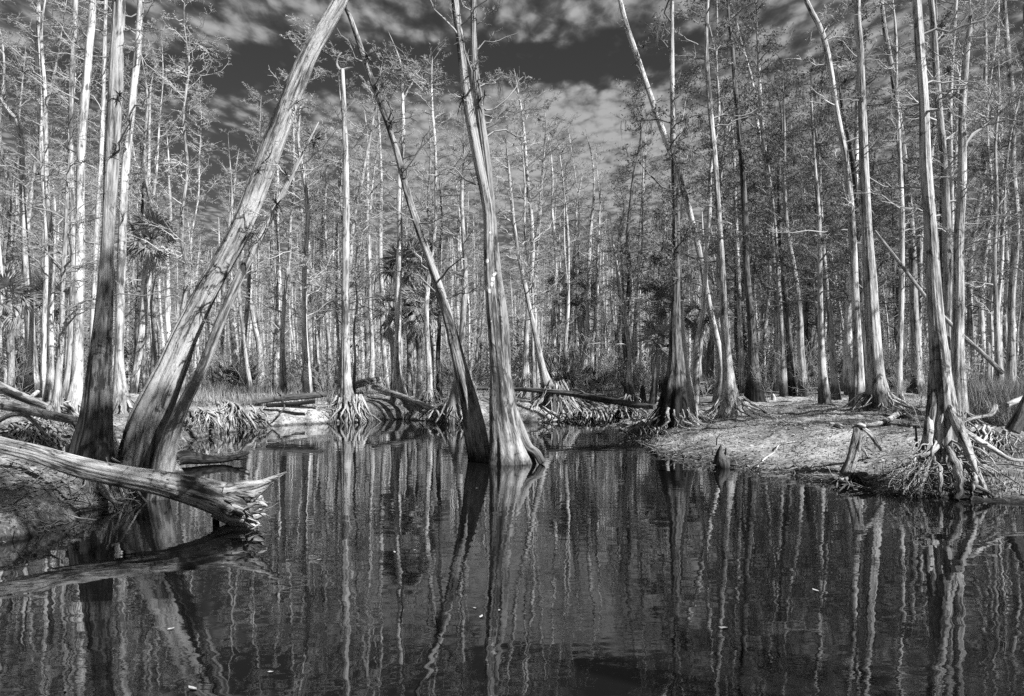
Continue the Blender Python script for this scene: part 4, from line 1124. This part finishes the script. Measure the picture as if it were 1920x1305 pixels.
for tr, cr, k, B, lf in FORMS:
    o = thing('cypress_tree', (0, 0, 0), 'x', 'tree', 'x')
    link('trunk', tr, o); link('crown', cr, o)
    if lf: tag(link('dead_leaves', lf, o), kind='stuff')
    PROTO.append([o, False])
r_ = rs(31)
feet = [(x, y) for x, y, r in TREE_FOOT]
placed = 0; tries = 0; FAR = []
while placed < 235 and tries < 20000:
    tries += 1
    y = 31 + 52 * r_.uniform(0, 1) ** 1.15
    px = r_.uniform(-60, 1980)
    x = (px - CX) * y / F
    if sdist(np.array([x]), np.array([y]))[0] < 1.2: continue
    if 1290 < px < 1720 and y < 36 and h1(x, y) < 2 and r_.uniform() < .85: continue
    if min((x - a) ** 2 + (y - b) ** 2 for a, b in feet) < .55: continue
    feet.append((x, y))
    # in the open middle the canopy is lower and thinner
    g = (0.82 if 380 < px < 1230 else 1.08) * r_.uniform(.72, 1.16)
    pi = r_.randint(0, len(PROTO))
    if px < 1240 and FORMS[pi][2] in ('dark', 'bent') and r_.uniform() < .85: pi = r_.choice([0, 1, 2, 3, 5, 7, 8, 10])
    if px > 1240 and r_.uniform() < .45: pi = r_.choice([4, 6, 9, 11])
    l, gname = zone(px)
    loc = (x, y, h1(x, y)); rz = r_.uniform(0, 6.28); tl = r_.normal() * .035
    s3 = (g * r_.uniform(.85, 1.15),) * 2 + (g,)
    if not PROTO[pi][1]:
        o = PROTO[pi][0]; PROTO[pi][1] = True
        o.location = loc; o.rotation_euler = (tl, 0, rz); o.scale = s3; o['label'] = l; o['group'] = gname
    else:
        o = dup(PROTO[pi][0], loc, rz, s3, l, gname, tl)
    FAR.append((o, px, {'thin': 'thin pale', 'straight': 'straight', 'fork': 'forked', 'bent': 'crooked', 'snag': 'sparse limbed', 'dark': 'dark'}[FORMS[pi][2]]))
    placed += 1
    if r_.uniform() < (.55 if px > 1240 else .15):
        Bq = FORMS[pi][3]; q = Bq[r_.randint(0, len(Bq)), r_.randint(2, 6)]
        ca, sa = math.cos(rz), math.sin(rz)
        q = np.array([q[0] * ca - q[1] * sa, q[0] * sa + q[1] * ca, q[2]]) * np.array(s3)
        AIR_SPOTS.append(q + np.array(loc))
by_mark(FAR, '{w} cypress in the wood, {o} trunk {side} of {mark}')
# trees beside and behind the camera, outside the frame: they throw the shade seen on the left bank and the sunny bank
for (x, y, rz, sc, pi) in [(19.5, 11.5, 2, 1.05, 7), (17, 18, 3, 1.0, 2), (18.5, 23, 4, 1.1, 4), (21, 15, .3, 1.0, 9), (9, -3, 1.2, .9, 9)]:
    dup(PROTO[pi][0], (x, y, h1(x, y)), rz, sc, 'bare cypress outside the view, throwing shade over the sunny bank', 'trees outside the view')
def evergreen(x, y, cx, cy, hgt, rad, seed, n, label):
    r_ = rs(seed)
    b = np.array([x, y, h1(x, y)])
    root = thing('oak_tree', b, label, 'tree', 'trees outside the view')
    c0 = np.array([cx - x, cy - y, 0.0])
    m = MB(); pts = np.array([(0, 0, -.3), c0 * .15 + [.1, 0, hgt * .3], c0 * .5 + [0, .2, hgt * .62], c0 + [0, 0, hgt]])
    m.tube(pts, [.32, .22, .16, .04], 12, 24, seed, (.3, .8, 5)); m.build('trunk', MAT['grey'], root)
    m = MB()
    c = nrm(r_.normal(size=(n, 3))) * (r_.uniform(.2, 1, n) ** .5)[:, None] * [rad, rad, 2.6] + c0 + [0, 0, hgt]
    for q in c:
        k = 170
        m.quads(q + r_.normal(size=(k, 3)) * [.36, .36, .24], r_.uniform(.06, .11, k), r_)
    m.lines(np.stack([np.tile([c0 * .5 + [0, .2, hgt * .62]], (n, 1)), (c + c0 * .6 + [0, 0, hgt * .7]) / 2, c], 1), .03 * np.array([[1, .7, .3]]) * np.ones((n, 1)), 4)
    m.build('crown', MAT['leafy'], root)
evergreen(8.6, -.2, 7.0, .5, 14.6, 1.45, 71, 13, 'leafy oak on the near bank, outside the view, shading the bank under the silver log')
evergreen(7.4, 1.2, 6.8, 2.8, 14.6, 1.4, 72, 15, 'leafy oak leaning over the pool, outside the view, shading the dappled trunk')

# far-off wood that reads as one mass
m = MB(); r_ = rs(77)
n = 560
y = r_.uniform(66, 150, n); x = (r_.uniform(-150, 2070, n) - CX) * y / F
hh = r_.uniform(9, 17, n)
z = np.linspace(0, 1, 5)
Pn = np.stack([x[:, None] + r_.normal(size=(n, 1)) * z * .6 + r_.normal(size=(n, 5)) * .12, y[:, None] + 0 * z[None], .4 + hh[:, None] * z], -1)
m.lines(Pn, r_.uniform(.07, .2, n)[:, None] * np.array([[1.6, 1, .85, .6, .15]]), 5)
b, d, l = spawn(Pn, hh, 18, r_, .2, (.08, .2), .3, 1, .1)
S1 = grow_lines(b, d, l, 3, r_, .12, .1)
m.lines(S1, .02 * np.array([[1, .7, .3]]) * np.ones((len(b), 1)), 3)
b, d, l = spawn(S1, l, 3, r_, .15, (.35, .7), .7, .9, .0)
m.lines(grow_lines(b, d, l, 2, r_, .12, 0), .012 * np.array([[1, .5]]) * np.ones((len(b), 1)), 3)
tag(m.build('distant_wood', MAT['forest']), 'far off bare wood closing the view between the trunks', 'wood', None, 'stuff')
m = MB(); n = 26000
y = r_.uniform(78, 125, n); x = (r_.uniform(-150, 2070, n) - CX) * y / F
zc = .5 + np.abs(r_.normal(size=n)) * (1.5 + 1.6 * vnoise(x * .12, y * 0 + 1, 4))
m.quads(np.stack([x, y, zc], 1), r_.uniform(.12, .4, n), r_, .4)
tag(m.build('distant_undergrowth', MAT['leafy']), 'low dark scrub massed under the far off wood', 'scrub', None, 'stuff')

# saplings and shrubs under the trees
SHR = []
for i in range(6):
    r_ = rs(150 + i); m = MB()
    n = 9 + 2 * i
    a = r_.uniform(0, 6.28, n); dr = nrm(np.stack([np.cos(a) * .5, np.sin(a) * .5, np.full(n, 1.0)], 1))
    St = grow_lines(r_.normal(size=(n, 3)) * [.15, .15, 0], dr, r_.uniform(1.4, 2.8, n), 6, r_, .1, 0)
    m.lines(St, .014 * np.linspace(1, .3, 6)[None] * np.ones((n, 1)), 3)
    b, d, l = spawn(St, np.full(n, 2.0), 9, r_, .2, (.2, .5), .6, 1, .2)
    S1 = grow_lines(b, d, l, 4, r_, .15, 0); m.lines(S1, .006 * np.linspace(1, .4, 4)[None] * np.ones((len(b), 1)), 3)
    stm = m.mesh('stems', MAT['twig'])
    m = MB(); k = 700 if i < 3 else 260
    c = S1[r_.randint(0, len(S1), k), r_.randint(1, 4, k)] + r_.normal(size=(k, 3)) * .07
    m.quads(c, r_.uniform(.04, .085, k), r_, .45)
    if i == 5:                                        # a clump of palmetto fans
        m = MB(); nf = 26
        for q in range(nf):
            a = r_.uniform(0, 6.28); el = r_.uniform(.2, 1.2); Lp = r_.uniform(.5, 1.1)
            u = np.array([math.cos(a) * math.cos(el), math.sin(a) * math.cos(el), math.sin(el)])
            sd = nrm(np.cross(u, UP)[None])[0]; up_ = np.cross(sd, u)
            fa = np.linspace(-1.5, 1.5, 16)
            dv = u[None] * np.cos(fa)[:, None] + sd[None] * np.sin(fa)[:, None] + up_[None] * r_.normal(size=16)[:, None] * .12
            m.blades(np.tile((u * Lp)[None], (16, 1)), dv, np.full(16, .6) * r_.uniform(.8, 1.1, 16), np.full(16, .05), np.full(16, .25), 3)
    lv = m.mesh('leaves', MAT['leafy' if i != 4 else 'grass'])
    o = thing('shrub', (0, 0, 0), 'x', 'shrub', 'x'); link('stems', stm, o); link('leaves', lv, o)
    SHR.append([o, False])
r_ = rs(41); placed = 0; SHL = []
SZ = [(-9999, 400, 'leafy shrub growing among the pale trunks at the back of the left bank', 'shrubs behind the left bank'), (400, 880, 'leafy shrub under the bare wood behind the grassy bank', 'shrubs behind the grassy bank'),
      (880, 1300, 'leafy shrub under the wood behind the long fallen trunk', 'shrubs behind the long fallen trunk'), (1300, 9999, 'leafy shrub under the trees at the back of the sunny bank', 'shrubs behind the sunny bank')]
while placed < 235:
    y = 36 + 44 * r_.uniform() ** 1.1; px = r_.uniform(-50, 1970); x = (px - CX) * y / F
    if sdist(np.array([x]), np.array([y]))[0] < 2.5: continue
    if 1290 < px < 1720 and y < 40: continue
    if 330 < px < 640 and y < 42: continue
    l, g = [(l, g) for a, b, l, g in SZ if a <= px < b][0]
    i = r_.choice([0, 1, 2, 3, 4, 5, 5]); loc = (x, y, h1(x, y) - .05); s_ = r_.uniform(.7, 1.5); rz = r_.uniform(0, 6.28)
    if not SHR[i][1]:
        o = SHR[i][0]; SHR[i][1] = True; o.location = loc; o.rotation_euler = (0, 0, rz); o.scale = (s_,) * 3; o['label'] = l; o['group'] = g
    else: o = dup(SHR[i][0], loc, rz, s_, l, g)
    SHL.append((o, px, ['leafy', 'dense leafy', 'tall leafy', 'thin leaved', 'pale dry', 'fan leaved palmetto'][i]))
    placed += 1

by_mark(SHL, '{w} shrub under the wood, {o} {side} of {mark}')
# bare saplings
def sapling(label, px, py, hgt, seed, d=None, group=None, spreadx=.35, dens=16):
    r_ = rs(seed); d = d or hit(px, py); b = W3(px, py, d); b[2] = h1(b[0], b[1]) - .05
    root = thing('bare_sapling', b, label, 'sapling', group); m = MB()
    n = 3; a = r_.uniform(0, 6.28, n); dr = nrm(np.stack([np.cos(a) * spreadx, np.sin(a) * spreadx, np.ones(n)], 1))
    St = grow_lines(np.tile(b[None], (n, 1)), dr, r_.uniform(.7, 1, n) * hgt, 7, r_, .1, 0); m.lines(St, .012 * np.linspace(1, .3, 7)[None] * np.ones((n, 1)), 4)
    m.build('stems', MAT['twig'], root, b); m = MB()
    q, dd, l = spawn(St, np.full(n, hgt), dens, r_, .15, (.2, .5), .6, 1, .15); S1 = grow_lines(q, dd, l, 5, r_, .14, .1)
    m.lines(S1, .005 * np.linspace(1, .4, 5)[None] * np.ones((len(q), 1)), 3)
    q, dd, l = spawn(S1, l, 5, r_, .15, (.25, .5), .7, .9, 0); m.lines(grow_lines(q, dd, l, 3, r_, .14, 0), .003 * np.array([[1, .7, .3]]) * np.ones((len(q), 1)), 3)
    m.build('twigs', MAT['twig'], root, b)
    return root
sapling('bare twiggy sapling growing between the dark dappled trunk and the leaning giant', 262, 790, 1.6, 1, 13.2)
sapling('low bare sapling at the near foot of the dark dappled cypress', 216, 830, 1.3, 2, 12.6)
sapling('twiggy sapling at the water edge beside the white dead cypress', 620, 778, 2.2, 3)
sapling('bare sapling behind the forked stump beside the tall rooted tree', 1700, 800, 1.5, 4)
sapling('thin sapling beside the charcoal cone footed cypress', 1440, 756, 2.6, 5)
sapling('wispy sapling at the back of the root pile on the left bank', 20, 770, 2.2, 6)
sapling('leafless sapling behind the stump of the tall rooted tree', 1738, 815, 1.3, 7)
SAPL = []
for i, (px, py) in enumerate([(700, 745), (780, 752), (830, 760), (900, 750), (1110, 752), (1140, 748), (1320, 745), (1530, 752), (470, 742), (560, 742), (1750, 760), (1690, 742)]):
    q_ = sapling('leafless brushy sapling standing on the bank under the tall cypresses', px, py, 1.6 + (i % 3) * .5, 60 + i, None, 'brushy saplings on the banks', .5, 20)
    SAPL.append((q_, px, 'leafless brushy'))
by_mark(SAPL, '{w} sapling on the bank, {o} one {side} of {mark}')

# ================================================================== air plants
def tuft(seed, n=34, L=.26):
    r_ = rs(seed); m = MB()
    d = nrm(r_.normal(size=(n, 3)) + [0, 0, .5])
    m.blades(np.zeros((n, 3)), d, L * r_.uniform(.6, 1.2, n), np.full(n, .022), np.full(n, .25), 4)
    return m.mesh('air_plant', MAT['airplant'])
TU = [tuft(s) for s in (1, 2, 3, 4)]
r_ = rs(8); APL = []; CNT = {}
for i, p in enumerate(AIR_SPOTS[:285]):
    d = p[1]; px = CX + p[0] * F / max(d, 1)
    o = link('air_plant', TU[i % 4], None, p)
    s_ = r_.uniform(.5, 1.15); o.scale = (s_, s_, s_); o.rotation_euler = (r_.normal() * .4, r_.normal() * .4, r_.uniform(0, 6.28))
    tag(o, 'x', 'air plant', 'air plants above the sunny bank' if px > 1240 else 'air plants in the middle wood' if px > 640 else 'air plants on the left trees')
    kk = sum(MARKS[q][0] <= px for q in range(len(MARKS))); CNT[kk] = CNT.get(kk, 0) + 1
    if CNT[kk] > 27:
        bpy.data.objects.remove(o); continue
    APL.append((o, px, -(CAMH - p[2]) / max(d, 1)))
by_mark(APL, 'dark air plant, {o} on limbs just {side} of {mark}', lambda it: -it[2])
def bigtuft(label, px, py, d, L, n, seed, mat='airplant', wd=.02):
    r_ = rs(seed); p = W3(px, py, d)
    root = thing('air_plant', p, label, 'air plant')
    dd = nrm(r_.normal(size=(n, 3)) + [0, 0, .35])
    for i in range(n):
        m = MB(); m.blades(np.zeros((1, 3)), dd[i:i + 1], np.array([L * r_.uniform(.6, 1.15)]), np.array([wd]), np.array([r_.uniform(.1, .5)]), 6)
        m.build('leaf', MAT[mat], root)
BTD = float(BP[0][1]) + 2.0
d13 = hit(1800, 800)
bigtuft('big spiky pale air plant crowning the broken trunk behind the tall rooted tree', 1820, 30, d13, .52, 44, 1, 'deadfrond')
bigtuft('spiky air plant at the top of the long pale leaning cypress', 1163, 4, hit(1350, 752), .5, 26, 2, 'deadfrond')
bigtuft('dark air plant clasping the slim leaning cypress below its tip', 519, 383, 12.2, .22, 30, 3)
bigtuft('dark air plant wrapped round the middle of the pale leaning cypress', 1210, 147, hit(1350, 752) - .1, .36, 26, 4)
bigtuft('large dark air plant on the lower pale leaning cypress beside the splayed roots', 1337, 585, hit(1350, 752) - .2, .6, 30, 5)
bigtuft('dark air plant on the dappled straight trunk high above the log', 224, 178, 11.9, .16, 24, 6)
bigtuft('dark air plant where the twin trunks cross in the pool', 908, 180, 16.8, .24, 26, 7)
bigtuft('dark clump of air plant by the sunny bank stout trunk', 1738, 400, 13.0, .22, 24, 8)

# ================================================================== ground cover and small things
r_ = rs(55)
def scatter(n, px0, px1, y0, y1, pw=1.0):
    y = y0 + (y1 - y0) * r_.uniform(0, 1, n) ** pw; px = r_.uniform(px0, px1, n); x = (px - CX) * y / F
    s = sdist(x, y); k = s > .08
    return x[k], y[k], H(x[k], y[k])
x, y, z = scatter(7000, -60, 1990, 9, 46, 1.2)
n = len(x); a = r_.uniform(0, 6.28, n)
dr = np.stack([np.cos(a), np.sin(a), r_.normal(size=n) * .12], 1)
m = MB(); L = .08 + .5 * r_.uniform(0, 1, n) ** 4
m.lines(grow_lines(np.stack([x, y, z + .015], 1), dr, L, 4, r_, .13, 0), (.004 + .012 * L)[:, None] * np.array([[1, .95, .8, .5]]), 3)
tag(m.build('fallen_sticks', MAT['litter']), 'scattered dead sticks over the banks', 'sticks', None, 'stuff')
x, y, z = scatter(46000, -60, 1990, 9, 40, 1.3); n = len(x); m = MB()
c = np.stack([x, y, z + .01], 1); sz = r_.uniform(.018, .065, n)
a = r_.uniform(0, 6.28, n); u = np.stack([np.cos(a), np.sin(a), r_.normal(size=n) * .3], 1) * sz[:, None]; v = np.stack([-np.sin(a), np.cos(a), r_.normal(size=n) * .3], 1) * (sz * .45)[:, None]
m.raw(np.stack([c - u, c + v, c + u, c - v], 1).reshape(-1, 3), np.arange(n * 4).reshape(n, 4))
tag(m.build('leaf_litter', MAT['litter']), 'curled fallen leaves over the banks', 'leaves', None, 'stuff')
def grass(name, label, n, px0, px1, y0, y1, hh, mat, seed, cut=.6):
    x, y, z = scatter(n, px0, px1, y0, y1); k = (sdist(x, y) > cut) & (vnoise(x * .6, y * .6, seed) > .28)
    x, y, z = x[k], y[k], z[k]; n = len(x); m = MB(); q = rs(seed)
    m.blades(np.stack([x, y, z], 1), np.stack([q.normal(size=n) * .35, q.normal(size=n) * .35, np.ones(n)], 1), q.uniform(hh * .5, hh * 1.2, n), np.full(n, .014), q.uniform(.1, .5, n), 3)
    return tag(m.build(name, MAT[mat]), label, 'grass', None, 'stuff')
grass('dry_grass', 'pale dry grass on the far bank behind the root mass', 15000, 325, 640, 27, 60, .55, 'grass', 3)
grass('reeds', 'pale tangled reeds and stalks at the back near the photo border', 15000, 1790, 1990, 17, 34, 1.15, 'grass', 4)
grass('bank_weeds', 'short weeds scattered over the sunny bank', 6000, 1250, 1960, 12.5, 30, .12, 'leafy', 5, .3)
grass('waterside_weeds', 'small leafy weeds at the foot of the tall rooted tree', 2600, 1530, 1960, 11.6, 14.5, .18, 'litter', 6, .02)
grass('inlet_grass', 'thin dry grass among the trees behind the fallen trunk', 9000, 640, 1250, 32, 60, .4, 'grass', 7)
# floating leaves
lm = MB(); lm.raw([[-.05, 0, 0], [-.015, .022, .006], [.035, .018, .002], [.06, 0, .012], [.03, -.018, .004], [-.02, -.02, .003], [0, 0, -.001]],
                  [[0, 6, 1, 1], [1, 6, 2, 2], [2, 6, 3, 3], [3, 6, 4, 4], [4, 6, 5, 5], [5, 6, 0, 0]])
lme = lm.mesh('floating_leaf', MAT['leaf'])
for i, (px, py) in enumerate([(507, 1261), (740, 1036), (600, 1050), (890, 1141), (902, 1157), (1357, 1178), (122, 1296), (320, 1180), (362, 1292), (936, 1145), (1134, 868), (1530, 1108), (778, 1032), (894, 916)]):
    gx_, gy_ = wpx(px, py)
    o = link('floating_leaf', lme, None, (gx_, gy_, .006)); o.rotation_euler = (0, 0, i * 1.9); o.scale = ((.4 + .15 * (i % 3)),) * 3
    tag(o, 'small pale leaf floating on the dark pool', 'leaf', 'pale leaves floating on the pool')
# driftwood bits gathered along the water line
r_ = rs(91); m = MB(); n = 5200
k = r_.randint(0, 29, n); t = r_.uniform(0, 1, n)[:, None]
p = SH[k] * (1 - t) + SH[k + 1] * t + r_.normal(size=(n, 2)) * [.3, .3]
p = p[(sdist(p[:, 0], p[:, 1]) > -.12)]; n = len(p)
z = np.maximum(H(p[:, 0], p[:, 1]), 0) + .01
a = r_.uniform(0, 6.28, n); L = .08 + .45 * r_.uniform(0, 1, n) ** 3
dr = np.stack([np.cos(a), np.sin(a), r_.normal(size=n) * .22], 1)
m.lines(grow_lines(np.stack([p[:, 0], p[:, 1], z], 1), nrm(dr), L, 4, r_, .18, 0), (.004 + .014 * L)[:, None] * np.array([[1, .9, .7, .35]]), 3)
tag(m.build('waterline_twigs', MAT['litter']), 'broken twigs and rootlets strewn along the water line', 'twigs', None, 'stuff')
traced_root([o for o in COL.objects if o.get('label', '').startswith('twin trunked')][0], np.array([o for o in COL.objects if o.get('label', '').startswith('twin trunked')][0].location),
            [(968, 770), (980, 815), (994, 840), (1008, 850), (1018, 868)], 16, 12, 16.9, 16.7, 1200, mat='centre', conv=None)
